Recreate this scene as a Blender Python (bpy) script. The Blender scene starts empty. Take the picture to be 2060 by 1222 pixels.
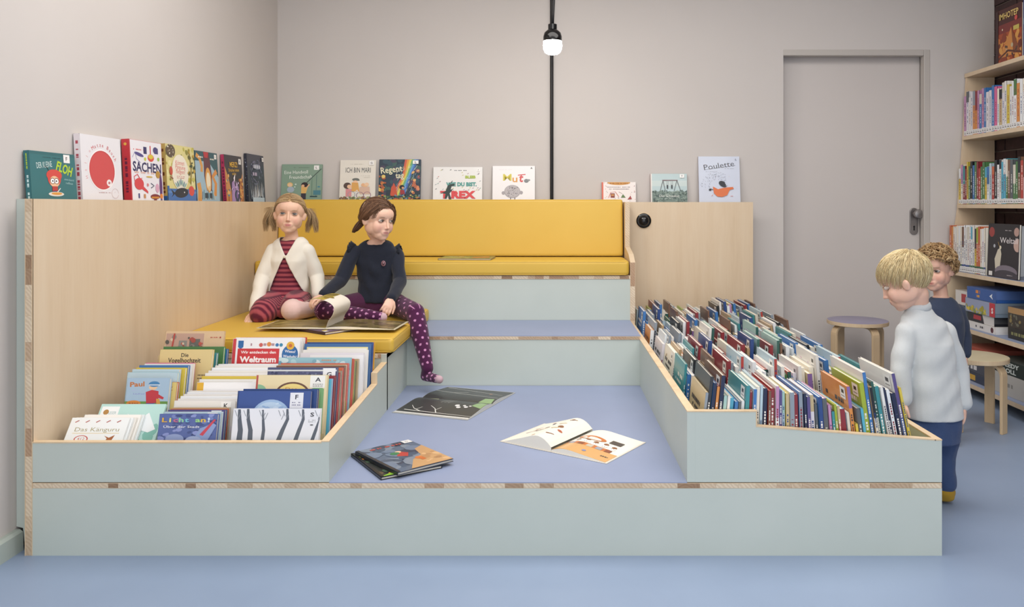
import bpy, math, random
import numpy as np
from mathutils import Vector, Matrix, Euler
R = math.radians
rnd = random.Random(7)
SC = bpy.context.scene
COL = SC.collection

# ------------------------------------------------------------ camera, world, lights, exposure
FPX, CAMZ, CAMY = 1600.0, 1.115, -2.5316      # focal length in pixels, camera height, camera y
cam_data = bpy.data.cameras.new('camera')
cam_data.sensor_width = 36.0
cam_data.lens = 36.0 * FPX / 2060.0
cam_data.shift_x = (1030 - 1110) / 2060.0
cam_data.shift_y = -(611 - 414) / 2060.0
cam_data.clip_start = 0.05
cam = bpy.data.objects.new('camera', cam_data)
cam.location = (0, CAMY, CAMZ)
cam.rotation_euler = (R(90), 0, 0)
COL.objects.link(cam)
SC.camera = cam
SC.view_settings.view_transform = 'Standard'
SC.view_settings.look = 'None'
SC.view_settings.gamma = 1.0
SC.view_settings.use_curve_mapping = False
SC.view_settings.exposure = -0.07

world = bpy.data.worlds.new('world')
SC.world = world
world.use_nodes = True
bg = world.node_tree.nodes['Background']
bg.inputs[0].default_value = (0.90, 0.95, 1.0, 1)
bg.inputs[1].default_value = 1.9

def area_light(name, loc, rot, sx, sy, power, color):
    l = bpy.data.lights.new(name, 'AREA')
    l.shape = 'RECTANGLE'; l.size = sx; l.size_y = sy; l.energy = power; l.color = color
    o = bpy.data.objects.new(name, l); o.location = loc; o.rotation_euler = rot
    COL.objects.link(o); return o
area_light('overhead_fill_area', (0.4, 0.3, 2.86), (0, 0, 0), 3.6, 1.6, 80, (1.0, 0.955, 0.91))  # added fill, no known fixture; widened to brighten the right side
area_light('overhead_fill_area', (0.6, -2.4, 2.86), (0, 0, 0), 3.2, 1.6, 70, (1.0, 0.97, 0.93))  # second added fill above the camera, for soft ambient light

# ------------------------------------------------------------ helpers
def lin(h):
    if isinstance(h, tuple): return h
    h = h.lstrip('#')
    v = [int(h[i:i+2], 16) / 255 for i in (0, 2, 4)]
    return tuple((c/12.92 if c <= .04045 else ((c+.055)/1.055)**2.4) for c in v) + (1.0,)
def mixc(a, b, t):
    a, b = lin(a), lin(b); return tuple(a[i]*(1-t)+b[i]*t for i in range(4))
def at(u, v, s):
    """photograph pixel at scale s pixels per metre -> point in the room"""
    return Vector(((u-1110)/s, FPX/s + CAMY, CAMZ-(v-414)/s))

def new_mat(name, color='#cccccc', rough=.6, metal=0., spec=.5, coat=0., sheen=0.):
    m = bpy.data.materials.new(name); m.use_nodes = True
    b = m.node_tree.nodes['Principled BSDF']
    b.inputs['Base Color'].default_value = lin(color)
    b.inputs['Roughness'].default_value = rough
    b.inputs['Metallic'].default_value = metal
    b.inputs['Specular IOR Level'].default_value = spec
    b.inputs['Coat Weight'].default_value = coat
    b.inputs['Sheen Weight'].default_value = sheen
    return m
def nodes(m): return m.node_tree.nodes, m.node_tree.links, m.node_tree.nodes['Principled BSDF']
def coords(m, kind='Object', scale=(1, 1, 1), rot=(0, 0, 0)):
    N, L, b = nodes(m)
    tc = N.new('ShaderNodeTexCoord'); mp = N.new('ShaderNodeMapping')
    mp.inputs['Scale'].default_value = scale; mp.inputs['Rotation'].default_value = rot
    L.new(tc.outputs[kind], mp.inputs[0]); return mp.outputs[0]
def noise(m, vec, scale, detail=4, rough=.55):
    N, L, b = nodes(m); n = N.new('ShaderNodeTexNoise')
    n.inputs['Scale'].default_value = scale; n.inputs['Detail'].default_value = detail; n.inputs['Roughness'].default_value = rough
    L.new(vec, n.inputs['Vector']); return n.outputs['Fac']
def ramp(m, fac, stops):
    N, L, b = nodes(m); r = N.new('ShaderNodeValToRGB')
    while len(r.color_ramp.elements) < len(stops): r.color_ramp.elements.new(.5)
    for e, (p, c) in zip(r.color_ramp.elements, stops): e.position = p; e.color = lin(c)
    L.new(fac, r.inputs[0]); return r.outputs[0]
def bump(m, fac, strength=.1, dist=.01):
    N, L, b = nodes(m); n = N.new('ShaderNodeBump')
    n.inputs['Strength'].default_value = strength; n.inputs['Distance'].default_value = dist
    L.new(fac, n.inputs['Height']); L.new(n.outputs[0], b.inputs['Normal'])
def base(m, c):
    N, L, b = nodes(m); L.new(c, b.inputs['Base Color'])
def mottled(name, c1, c2, scale=3, rough=.6, bmp=.03, bscale=200, **k):
    m = new_mat(name, c1, rough, **k)
    v = coords(m)
    base(m, ramp(m, noise(m, v, scale), [(.3, c1), (.7, c2)]))
    if bmp: bump(m, noise(m, v, bscale, 3), bmp, .002)
    return m

M = {}
M['wall'] = mottled('wall_paint', '#cec8c4', '#cac4c0', 1.2, .85, .05, 260)
M['floor'] = mottled('blue_linoleum_floor', '#8596b1', '#8e9fb9', 1.6, .42, .02, 300)
M['lino'] = mottled('blue_linoleum_tread', '#8c98b5', '#929ebb', 3, .5, .02, 300)
M['green'] = mottled('pale_green_laminate', '#bec7c0', '#c4ccc5', 2.5, .5, .02, 300)
M['ceiling'] = new_mat('ceiling_paint', '#d8d4ce', .9)
M['door'] = mottled('door_paint', '#c9c2be', '#cdc6c2', 1.0, .6, .02, 200)
M['frame'] = new_mat('door_frame_paint', '#bcb6b0', .5)
M['skirt'] = mottled('baseboard_paint', '#a9b3ac', '#b2bbb4', 5, .55, .02)
def wood(name, c1, c2, c3, rot=(0, 0, 0), grain=1.0):
    m = new_mat(name, c1, .55)
    v = coords(m, 'Object', (6, 6, .55), rot)
    n1 = noise(m, v, 2.2*grain, 6, .6)
    v2 = coords(m, 'Object', (60, 60, 2.5), rot)
    n2 = noise(m, v2, 3*grain, 3, .6)
    N, L, b = nodes(m)
    mx = N.new('ShaderNodeMix'); mx.data_type = 'FLOAT'; mx.inputs[0].default_value = .22
    L.new(n1, mx.inputs[2]); L.new(n2, mx.inputs[3])
    base(m, ramp(m, mx.outputs[0], [(.2, c3), (.48, c1), (.8, c2)]))
    bump(m, n2, .04, .002)
    return m
M['birch'] = wood('birch_veneer', '#dac4a7', '#e1cfb5', '#cdb494')
M['birch_edge'] = wood('birch_edge', '#dcc3a0', '#e6d2b4', '#c2a27c', (0, R(90), 0))
M['birch_leg'] = wood('birch_leg', '#d9bd97', '#e2caa8', '#c7a57c')
def endgrain(name):
    m = new_mat(name, '#cbb6a0', .7)
    N, L, b = nodes(m)
    oi = N.new('ShaderNodeObjectInfo')
    v = coords(m, 'Object', (1, 1, 1))
    add = N.new('ShaderNodeVectorMath'); add.operation = 'ADD'; L.new(v, add.inputs[0])
    sc = N.new('ShaderNodeVectorMath'); sc.operation = 'SCALE'; sc.inputs['Scale'].default_value = 0.4
    cx = N.new('ShaderNodeCombineXYZ')
    L.new(oi.outputs['Random'], cx.inputs[0]); L.new(oi.outputs['Random'], cx.inputs[2])
    L.new(cx.outputs[0], sc.inputs[0]); L.new(sc.outputs[0], add.inputs[1])
    w = N.new('ShaderNodeTexWave'); w.wave_type = 'RINGS'; w.rings_direction = 'Y'
    w.inputs['Scale'].default_value = 30; w.inputs['Distortion'].default_value = 6; w.inputs['Detail'].default_value = 2
    L.new(add.outputs[0], w.inputs[0])
    c1 = ramp(m, w.outputs['Fac'], [(.1, '#d6c8b6'), (.9, '#e6dccd')])
    c2 = ramp(m, oi.outputs['Random'], [(0, '#a88c76'), (.22, '#eadccb'), (.45, '#fbf4e8'), (.75, '#f4eadc'), (1, '#c2a48e')])
    mx = N.new('ShaderNodeMix'); mx.data_type = 'RGBA'; mx.blend_type = 'MULTIPLY'; mx.inputs[0].default_value = 1
    L.new(c1, mx.inputs[6]); L.new(c2, mx.inputs[7]); base(m, mx.outputs[2])
    return m
M['core'] = endgrain('blockboard_core')
M['vinyl'] = mottled('mustard_vinyl', '#d4ad40', '#d9b349', 2.0, .42, .06, 240)
M['black_metal'] = new_mat('black_metal', '#1d1c1e', .35, .3)
M['black_gloss'] = new_mat('black_gloss', '#131315', .12)
M['steel'] = new_mat('brushed_steel', '#9b9695', .35, .9)
M['brick'] = mottled('dark_brown_brick', '#3d2b2c', '#4a3434', 30, .75, .3, 120)
M['mortar'] = mottled('mortar', '#8a7c73', '#7b6e66', 40, .9, .2, 200)
def vcol(name, rough=.5, spec=.5, coat=0., sheen=0., attr='Col', bmp=0, bscale=300, sub=0):
    m = new_mat(name, '#ffffff', rough, spec=spec, coat=coat, sheen=sheen)
    N, L, b = nodes(m)
    a = N.new('ShaderNodeAttribute'); a.attribute_name = attr
    L.new(a.outputs['Color'], b.inputs['Base Color'])
    if sub:
        b.inputs['Subsurface Weight'].default_value = sub
        b.inputs['Subsurface Radius'].default_value = (.008, .003, .0015)
        b.inputs['Subsurface Scale'].default_value = 1.0
    if bmp: bump(m, noise(m, coords(m), bscale, 4), bmp, .004)
    return m
M['print'] = vcol('printed_card', .38, coat=.15)
M['cover'] = vcol('book_cover', .34, coat=.2)
M['pages'] = vcol('paper_pages', .85, spec=.2)
M['skin'] = vcol('skin', .5, spec=.35, sub=.15)
M['cloth'] = vcol('cloth', .9, spec=.15, sheen=.15, bmp=.35, bscale=260)
M['knit'] = vcol('knit', .95, spec=.1, sheen=.2, bmp=.35, bscale=620)
M['hair'] = vcol('hair', .45, spec=.4)
M['eye'] = vcol('eye', .12, coat=.4)

class MB:
    """collects coloured geometry that is linked as one mesh object"""
    def __init__(s): s.v = []; s.f = []; s.c = []
    def add(s, vs, fs, col='#ffffff'):
        o = len(s.v); s.v += [tuple(p) for p in vs]; s.f += [tuple(i+o for i in f) for f in fs]
        cl = lin(col); s.c += [cl]*len(vs); return s
    def box(s, a, b, col='#ffffff'):
        (x0, y0, z0), (x1, y1, z1) = a, b
        vs = [(x0,y0,z0),(x1,y0,z0),(x1,y1,z0),(x0,y1,z0),(x0,y0,z1),(x1,y0,z1),(x1,y1,z1),(x0,y1,z1)]
        return s.add(vs, [(0,3,2,1),(4,5,6,7),(0,1,5,4),(1,2,6,5),(2,3,7,6),(3,0,4,7)], col)
    def prism(s, pts, axis, a, b, col='#ffffff'):
        """polygon pts (2d) extruded from a to b along axis; 2d axes are the other two in xyz order"""
        n = len(pts)
        def mk(p, t):
            return {'x': (t, p[0], p[1]), 'y': (p[0], t, p[1]), 'z': (p[0], p[1], t)}[axis]
        vs = [mk(p, a) for p in pts] + [mk(p, b) for p in pts]
        fs = [tuple(range(n))[::-1], tuple(range(n, 2*n))] + [(i, (i+1) % n, n+(i+1) % n, n+i) for i in range(n)]
        return s.add(vs, fs, col)
    def tube(s, pts, rad, n=10, col='#ffffff', cap=True, flat=None):
        pts = [Vector(p) for p in pts]
        if not hasattr(rad, '__len__'): rad = [rad]*len(pts)
        T = [(pts[min(i+1, len(pts)-1)]-pts[max(i-1, 0)]).normalized() for i in range(len(pts))]
        u = T[0].orthogonal().normalized() if flat is None else (Vector(flat)-T[0]*T[0].dot(Vector(flat))).normalized()
        vs = []
        for p, t, r in zip(pts, T, rad):
            u = (u - t*u.dot(t)).normalized(); w = t.cross(u)
            ra, rb = r if hasattr(r, '__len__') else (r, r)
            for k in range(n):
                a = 2*math.pi*k/n
                vs.append(p + u*math.cos(a)*ra + w*math.sin(a)*rb)
        fs = [(i*n+k, i*n+(k+1) % n, (i+1)*n+(k+1) % n, (i+1)*n+k) for i in range(len(pts)-1) for k in range(n)]
        if cap: fs += [tuple(range(n))[::-1], tuple(range((len(pts)-1)*n, len(pts)*n))]
        return s.add(vs, fs, col)
    def ell(s, c, r, rot=None, nu=20, nv=12, col='#ffffff'):
        c = Vector(c); r = (r, r, r) if not hasattr(r, '__len__') else r
        vs = [Vector((0, 0, r[2]))]
        for i in range(1, nv):
            th = math.pi*i/nv
            for k in range(nu):
                ph = 2*math.pi*k/nu
                vs.append(Vector((r[0]*math.sin(th)*math.cos(ph), r[1]*math.sin(th)*math.sin(ph), r[2]*math.cos(th))))
        vs.append(Vector((0, 0, -r[2])))
        if rot is not None: vs = [rot @ p for p in vs]
        fs = [(0, 1+k, 1+(k+1) % nu) for k in range(nu)]
        for i in range(nv-2):
            for k in range(nu):
                a = 1+i*nu+k; b2 = 1+i*nu+(k+1) % nu; fs.append((a, a+nu, b2+nu, b2))
        e = len(vs)-1; q = 1+(nv-2)*nu
        fs += [(e, q+(k+1) % nu, q+k) for k in range(nu)]
        return s.add([p+c for p in vs], fs, col)
    def lathe(s, c, prof, n=32, col='#ffffff', axis='z'):
        vs = []
        for r, z in prof:
            for k in range(n):
                a = 2*math.pi*k/n
                p = (r*math.cos(a), r*math.sin(a), z) if axis == 'z' else (r*math.cos(a), z, r*math.sin(a))
                vs.append(Vector(c)+Vector(p))
        m = len(prof)
        fs = [(i*n+k, i*n+(k+1) % n, (i+1)*n+(k+1) % n, (i+1)*n+k) for i in range(m-1) for k in range(n)]
        fs += [tuple(range(n))[::-1], tuple(range((m-1)*n, m*n))]
        return s.add(vs, fs, col)
    def mesh(s, name, mat, smooth=False):
        me = bpy.data.meshes.new(name)
        me.from_pydata(s.v, [], s.f)
        at_ = me.attributes.new('Col', 'FLOAT_COLOR', 'POINT')
        at_.data.foreach_set('color', np.array(s.c, dtype=np.float32).ravel())
        me.materials.append(M[mat] if isinstance(mat, str) else mat)
        if smooth: me.polygons.foreach_set('use_smooth', [True]*len(me.polygons))
        me.update(); return me
def link(name, me, parent=None, kind=None):
    o = bpy.data.objects.new(name, me); COL.objects.link(o)
    if parent is not None: o.parent = parent
    if kind: o['kind'] = kind
    return o
def obj(name, mb, mat, parent=None, smooth=False, bevel=0, seg=2, kind=None, label=None):
    o = link(name, mb.mesh(name, mat, smooth), parent, kind)
    if bevel:
        m = o.modifiers.new('bevel', 'BEVEL'); m.width = bevel; m.segments = seg; m.limit_method = 'ANGLE'; m.angle_limit = R(40)
    if label: o['label'] = label
    return o
def auto_smooth(o, ang=35):
    me = o.data
    me.polygons.foreach_set('use_smooth', [True]*len(me.polygons))
    me.set_sharp_from_angle(angle=R(ang))
def tag(o, label, cat, group=None):
    o['label'] = label; o['category'] = cat
    if group: o['group'] = group
    return o
def thing(name, label, cat, loc=(0, 0, 0), rot=(0, 0, 0), group=None):
    o = bpy.data.objects.new(name, None); COL.objects.link(o)
    o.location = loc; o.rotation_euler = rot; o.empty_display_size = .05
    return tag(o, label, cat, group)
def struct(name, mb, mat, **k): return obj(name, mb, mat, kind='structure', **k)
def copy_tree(o, parent=None):
    c = o.copy(); COL.objects.link(c)
    if parent is not None: c.parent = parent
    for ch in o.children: copy_tree(ch, c)
    return c

# ------------------------------------------------------------ room
XL, XR, YB, YF, ZC = -1.735, 2.80, 2.50, -4.6, 2.90
struct('floor', MB().box((XL-.3, YF, -.08), (XR+.3, YB+.3, 0)), 'floor')
struct('ceiling', MB().box((XL-.3, YF, ZC), (XR+.3, YB+.3, ZC+.1)), 'ceiling')
struct('wall_left', MB().box((XL-.15, YF, 0), (XL, YB, ZC)), 'wall')
DX0, DX1, DZ = 1.465, 2.39, 2.10
wb = MB()
wb.box((XL, YB, 0), (DX0, YB+.16, ZC)); wb.box((DX1, YB, 0), (XR, YB+.16, ZC)); wb.box((DX0, YB, DZ), (DX1, YB+.16, ZC))
struct('wall_back', wb, 'wall')
# right wall: dark brick courses in mortar near the corner, plain beyond
wr = struct('wall_right', MB().box((XR+.012, YF, 0), (XR+.16, YB+.16, ZC)), 'mortar')
bm_full = MB().box((0, 0, 0), (.03, .235, .066)).mesh('brick', 'brick')
bm_half = MB().box((0, 0, 0), (.03, .112, .066)).mesh('brick', 'brick')
for r in range(38):
    z = .006 + r*.0765; y = YB - .004; first = True
    if z+.066 > ZC: break
    while y > .62:
        half = first and r % 2; L_ = .112 if half else .235
        b = link('brick', bm_half if half else bm_full, wr)
        b.location = (XR - rnd.uniform(0, .005), y-L_, z); y -= L_+.011; first = False
# baseboard on the left wall
bb = MB().prism([(XL, 0), (XL+.026, 0), (XL+.024, .060), (XL+.014, .068), (XL, .068)], 'y', YF, .042)
struct('baseboard_left', bb, 'skirt')
bb = MB().box((1.25, YB-.014, 0), (DX0, YB, .068)); bb.box((DX1, YB-.014, 0), (2.36, YB, .068))
struct('baseboard_back', bb, 'skirt')
# recessed door
fr = MB()
fr.box((DX1-.035, YB-.002, 0), (DX1+.004, YB+.05, DZ+.004)); fr.box((DX0, YB-.002, DZ-.035), (DX1-.035, YB+.05, DZ+.004))
fr.box((DX1-.018, YB+.05, 0), (DX1+.004, YB+.16, DZ)); fr.box((DX0, YB+.05, DZ-.022), (DX1-.018, YB+.16, DZ))
fr.box((DX0-.004, YB+.02, 0), (DX0+.006, YB+.16, DZ-.035))
dr = obj('door_1', MB().box((DX0+.006, YB+.085, .006), (DX1-.022, YB+.125, DZ-.026)), 'door', kind='structure', bevel=.002)
obj('door_frame', fr, 'frame', dr, bevel=.004)
hp = MB(); 
pts = [(2.326+.026*math.cos(a), 1.075+.026*math.sin(a)) for a in np.linspace(0, math.pi, 12)] + [(2.326+.026*math.cos(a), .955+.026*math.sin(a)) for a in np.linspace(math.pi, 2*math.pi, 12)]
hp.prism(pts, 'y', YB+.074, YB+.085)
pl = obj('handle_plate', hp, 'steel', dr, bevel=.002)
kn = MB().lathe((2.334, YB+.074, 1.062), [(.012, 0), (.012, -.025), (.026, -.03), (.030, -.042), (.026, -.056), (.010, -.060)], 24, axis='y')
auto_smooth(obj('door_knob', kn, 'steel', dr))
kh = MB().box((2.322, YB+.0735, .955), (2.330, YB+.0745, .975)); kh.ell((2.326, YB+.074, .98), (.006, .0006, .006))
obj('keyhole', kh, 'black_metal', dr)

# ------------------------------------------------------------ reading platform (one built-in unit)
Z1, Z2, Z3, ZT = .234, .478, .726, 1.137        # deck, second step, bench, side panel top
XA, XB = -1.653, 1.242                           # inner left panel face, outer right end
Y1, Y2 = 1.36, 1.89
TH = .020
unit = thing('reading_platform', 'built-in pale green stepped reading platform with birch side panels and book troughs', 'platform', (0, 0, 0))
def part(name, mb, mat, parent=unit, **k): return obj(name, mb, mat, parent, **k)
def blocks_x(parent, x0, x1, y, z0, z1, step=(.03, .09)):
    x = x0
    while x < x1-.003:
        w = min(rnd.uniform(*step), x1-x)
        o = obj('core_block', MB().box((-w/2+.0004, 0, 0), (w/2-.0004, .004, z1-z0)), 'core', parent)
        o.location = (x+w/2, y-rnd.uniform(.0008, .0016), z0); x += w
def blocks_z(parent, z0, z1, x0, x1, y, step=(.03, .09)):
    z = z0
    while z < z1-.003:
        h = min(rnd.uniform(*step), z1-z)
        o = obj('core_block', MB().box((0, 0, -h/2+.0004), (x1-x0, .004, h/2-.0004)), 'core', parent)
        o.location = (x0, y-rnd.uniform(.0008, .0016), z+h/2); z += h
# base riser and deck
part('base_panel', MB().box((XA, 0, 0), (XB, .02, Z1-TH)), 'green')
deck = part('deck', MB().box((XA, .001, Z1-TH), (XB, 2.376, Z1-.003)), 'birch')
blocks_x(deck, XA+.002, XB-.002, .001, Z1-TH+.0015, Z1-.0045)
obj('linoleum', MB().box((-.709, .0005, Z1-.003), (.431, Y1, Z1)), 'lino', deck)
part('end_panel', MB().box((XB-.02, .021, 0), (XB, 2.376, Z1-TH)), 'green')
# second step
part('riser', MB().box((-.709, Y1+.002, Z1), (.431, Y1+.02, Z2-TH)), 'green')
st2 = part('tread', MB().box((-.709, Y1, Z2-TH), (.436, Y2+.02, Z2-.003)), 'birch')
blocks_x(st2, -.707, .430, Y1, Z2-TH+.0015, Z2-.0045)
obj('linoleum', MB().box((-.709, Y1-.0005, Z2-.003), (.435, Y2, Z2)), 'lino', st2)
# left lounging platform under the lower cushion
YL = .887
part('riser', MB().box((XA, YL+.002, Z1), (-.709, YL+.02, Z2-TH)), 'green')
lp = part('tread', MB().box((XA, YL, Z2-TH), (-.709, Y2+.02, Z2)), 'birch')
blocks_x(lp, XA+.002, -.712, YL, Z2-TH+.0015, Z2-.0015)
sp = part('side_wall', MB().prism([(.001, Z1), (Y1+.02, Z1), (Y1+.02, Z2-.001), (.882, Z2-.001), (.887, .438), (.70, .432), (.70, .388), (.0, .362)], 'x', -.733, -.709), 'green')
# birch edge strip on top of the side wall
obj('edge_strip', MB().prism([(-.001, .3622), (.70, .3882), (.70, .4322), (.887, .4382), (.887, .4418), (.6965, .4355), (.6965, .3915), (-.001, .3658)], 'x', -.7335, -.7085), 'birch_edge', sp)
# bench
part('riser', MB().box((XA, Y2+.002, Z2), (.436, Y2+.02, Z3-TH)), 'green')
bn = part('bench_board', MB().box((XA, Y2, Z3-TH), (.436, 2.42, Z3)), 'birch')
blocks_x(bn, XA+.002, .434, Y2, Z3-TH+.0015, Z3-.0015)
br = part('back_panel', MB().box((XA, 2.345, Z3), (.464, 2.365, ZT)), 'birch')
# bench end panel with its stepped front edge
ep = part('bench_end', MB().prism([(Y2, Z1), (2.376, Z1), (2.376, ZT), (2.20, ZT), (2.20, .87), (1.99, .84), (Y2, .80)], 'x', .436, .464), 'birch')
blocks_z(ep, Z2, .798, .438, .462, Y2)
blocks_z(ep, .872, ZT-.002, .438, .462, 2.20)
# right tall panel with cable outlet
rp = part('tall_panel', MB().box((.464, 2.376, Z1), (XB, 2.398, ZT)), 'birch')
# narrow display ledge behind the seats
part('display_ledge', MB().box((XA, 2.366, 1.072), (.464, YB, 1.090)).box((.464, 2.399, 1.072), (XB-.021, YB, 1.090)), 'birch')
part('ledge_end', MB().box((XB-.02, 2.398, 0), (XB, YB, 1.072)), 'birch')
# left side panel
lpn = part('side_panel', MB().box((-1.677, .001, 0), (XA, 2.365, ZT)), 'birch')
blocks_z(lpn, .002, ZT-.002, -1.675, XA-.002, .001)
obj('edge_strip', MB().box((-1.677, -.001, 0), (-1.6752, .004, ZT)).box((XA-.0018, -.001, 0), (XA, .004, ZT)), 'birch_edge', lpn)
part('filler_panel', MB().prism([(XL+.030, 0), (-1.677, 0), (-1.677, ZT), (XL+.001, ZT), (XL+.001, .075), (XL+.022, .070)], 'y', .045, .063), 'green')
part('display_ledge', MB().box((XL, .063, 1.072), (-1.677, 2.366, 1.090)), 'birch')
# left trough front
ft = part('trough_front', MB().box((XA, .0005, Z1), (-.733, .020, .358)), 'green')
obj('edge_strip', MB().box((XA, -.0005, .358), (-.733, .0205, .3622)), 'birch_edge', ft)
# right trough
rt = part('trough_side', MB().box((.431, .001, Z1), (.457, 2.376, .4575)), 'green')
obj('edge_strip', MB().box((.4305, 0, .4575), (.4575, 1.889, .4615)), 'birch_edge', rt)
pf = [(.457, Z1), (XB-.022, Z1), (XB-.022, .3665), (.650, .410), (.650, .4575), (.457, .4575)]
fp = part('trough_front', MB().prism(pf, 'y', .0005, .020), 'green')
obj('edge_strip', MB().prism([(.4575, .4575), (.650, .4575), (.650, .410), (XB-.02, .3665), (XB-.02, .3705), (.654, .414), (.654, .4615), (.4575, .4615)], 'y', -.0005, .0205), 'birch_edge', fp)
rw = part('trough_side', MB().box((XB-.022, .0005, Z1), (XB, 2.376, .3665)), 'green')
obj('edge_strip', MB().box((XB-.0225, -.0005, .3665), (XB+.0005, 2.376, .3705)), 'birch_edge', rw)
# cable outlet
g = MB().lathe((.567, 2.376, 1.022), [(.020, .0), (.045, -.001), (.046, -.004), (.041, -.008), (.036, -.009)], 40, col='#ffffff', axis='y')
og = part('cable_outlet', g, 'black_gloss'); auto_smooth(og)
g = MB().ell((.567, 2.366, 1.022), (.034, .026, .034)); o = obj('outlet_dome', g, 'black_gloss', og, smooth=True)
g = MB().lathe((.567, 2.3757, 1.022), [(.046, .0), (.050, -.0015), (.050, -.002), (.046, -.003)], 40, axis='y')
obj('outlet_ring', g, 'birch_edge', og)

# cushions
def cushion(name, label, w, d, h, loc, rot=(0, 0, 0), rad=.022, pad=.006):
    nx, ny, nz = max(2, int(w/.05)), max(2, int(d/.05)), max(2, int(h/.02))
    import bmesh
    bm = bmesh.new(); bmesh.ops.create_cube(bm, size=1)
    for v in bm.verts: v.co = Vector((v.co.x*w, v.co.y*d, v.co.z*h))
    bmesh.ops.bevel(bm, geom=list(bm.edges), offset=rad, segments=5, profile=.6, affect='EDGES')
    me = bpy.data.meshes.new(name); bm.to_mesh(me); bm.free()
    me.materials.append(M['vinyl'])
    o = bpy.data.objects.new(name, me); COL.objects.link(o)
    o.location = loc; o.rotation_euler = rot
    me.polygons.foreach_set('use_smooth', [True]*len(me.polygons)); me.set_sharp_from_angle(angle=R(50))
    tag(o, label, 'cushion')
    # piping seams as a part
    s = MB()
    for zz in (h/2-.006, -h/2+.006):
        x, y = w/2-.003, d/2-.003; r = rad
        P = []
        for cx, cy, a0 in ((x-r, y-r, 0), (-x+r, y-r, 90), (-x+r, -y+r, 180), (x-r, -y+r, 270)):
            for k in range(5): a = R(a0+k*22.5); P.append((cx+r*math.cos(a), cy+r*math.sin(a), zz*(1.0)))
        P.append(P[0]); s.tube([(p[0]*.999, p[1]*.999, p[2]) for p in P], .0022, 6, cap=False)
    obj('piping', s, 'vinyl', o, smooth=True)
    return o
cushion('seat_cushion', 'long mustard yellow vinyl seat cushion along the upper bench', .436-XA-.008, .36, .082, ((XA+.436)/2-.002, Y2+.168, Z3+.0415))
cushion('back_cushion', 'tall mustard yellow vinyl backrest cushion leaning behind the bench seat', .432-XA-.006, .07, .345, ((XA+.432)/2, 2.292, .979), (R(-5), 0, 0), .018)
cushion('floor_cushion', 'mustard yellow vinyl mat cushion on the lower left step under the two girls', -.682-XA, Y2-YL-.004, .066, ((XA-.682)/2+.001, (Y2+YL)/2, Z2+.0335))

# pendant lamp and the conduit behind it
cd = MB()
cd.tube([(0, YB-.016, 1.10), (0, YB-.016, 2.55), (0, YB-.016, ZC)], .011, 12)
tag(obj('conduit', cd, 'black_metal', smooth=False), 'thin black vertical conduit pipe on the back wall behind the bench', 'pipe')
auto_smooth(bpy.data.objects['conduit'])
lp_ = thing('pendant_lamp', 'black pendant lamp with glowing white bulb hanging before the conduit', 'lamp', (.004, 1.60, 0))
S_ = FPX/(1.60-CAMY)
zb = CAMZ-(110-414)/S_
cb = MB().tube([(.0, 0, zb+0.1496), (.002, 0, zb+0.2112), (.006, 0, zb+0.2816), (.004, 0, ZC)], .0075, 10)
obj('cable', cb, 'black_metal', lp_, smooth=True)
auto_smooth(obj('socket', MB().lathe((0, 0, 0), [(.009, zb+0.1584), (.023, zb+0.1566), (.023, zb+0.1302), (.030, zb+0.1250), (.043, zb+0.1126), (.0485, zb+0.0924), (.0485, zb+0.0686), (.044, zb+0.0686)][::-1], 32), 'black_gloss', lp_))
M['bulb'] = new_mat('bulb_glow', '#ffffff')
N, L, b = nodes(M['bulb']); b.inputs['Emission Color'].default_value = (1, .93, .84, 1); b.inputs['Emission Strength'].default_value = 95
obj('bulb', MB().lathe((0, 0, 0), [(.0106, zb+0.0009), (.028, zb+0.0035), (.0405, zb+0.0123), (.0475, zb+0.0282), (.0493, zb+0.0484), (.0475, zb+0.0695), (.026, zb+0.0700)], 32), 'bulb', lp_, smooth=True)


# stools
def stool(name, label, x, y, r, h, top_mat, rot):
    t = thing(name, label, 'stool', (x, y, 0), (0, 0, rot), 'round birch stools')
    auto_smooth(obj('seat', MB().lathe((0, 0, 0), [(r-.002, h-.024), (r, h-.022), (r, h-.003), (r-.002, h-.002)], 48), 'birch_edge', t))
    auto_smooth(obj('seat_top', MB().lathe((0, 0, 0), [(r-.002, h-.0022), (r-.002, h-.0004), (r-.003, h)], 48), top_mat, t))
    for k in range(4):
        a = math.pi/2*k
        lb = MB(); w = .024; th = .014
        path = [(r-.012, 0)] + [(r-.012, h-.09)] + [(r-.012-.05*(1-math.cos(q)), h-.09+.05*math.sin(q)) for q in np.linspace(.25, math.pi/2, 6)] + [(r-.13, h-.034)]
        path[-1] = (r-.13, path[-2][1])
        top = path[-1][1]; path = [(px, pz*( (h-.024-th/2)/top)) for px, pz in path]
        L_, R_ = [], []
        for i, p in enumerate(path):
            a0 = Vector(path[max(i-1, 0)]); a1 = Vector(path[min(i+1, len(path)-1)])
            d = (a1-a0).normalized(); nrm = Vector((d[1], -d[0])) * th/2
            L_.append((p[0]+nrm[0], p[1]+nrm[1])); R_.append((p[0]-nrm[0], p[1]-nrm[1]))
        n = len(path); poly = L_+R_[::-1]
        vs = [(px, -w, pz) for px, pz in L_]+[(px, -w, pz) for px, pz in R_]+[(px, w, pz) for px, pz in L_]+[(px, w, pz) for px, pz in R_]
        fs = []
        for i in range(n-1):
            fs += [(i, i+1, n+i+1, n+i), (2*n+i, 3*n+i, 3*n+i+1, 2*n+i+1), (i, 2*n+i, 2*n+i+1, i+1), (n+i, n+i+1, 3*n+i+1, 3*n+i)]
        fs += [(0, n, 3*n, 2*n), (n-1, 3*n-1, 4*n-1, 2*n-1)]
        lb.add(vs, fs)
        o = obj('leg', lb, 'birch_leg', t, bevel=.002); o.rotation_euler = (0, 0, a)
    return t
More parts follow.
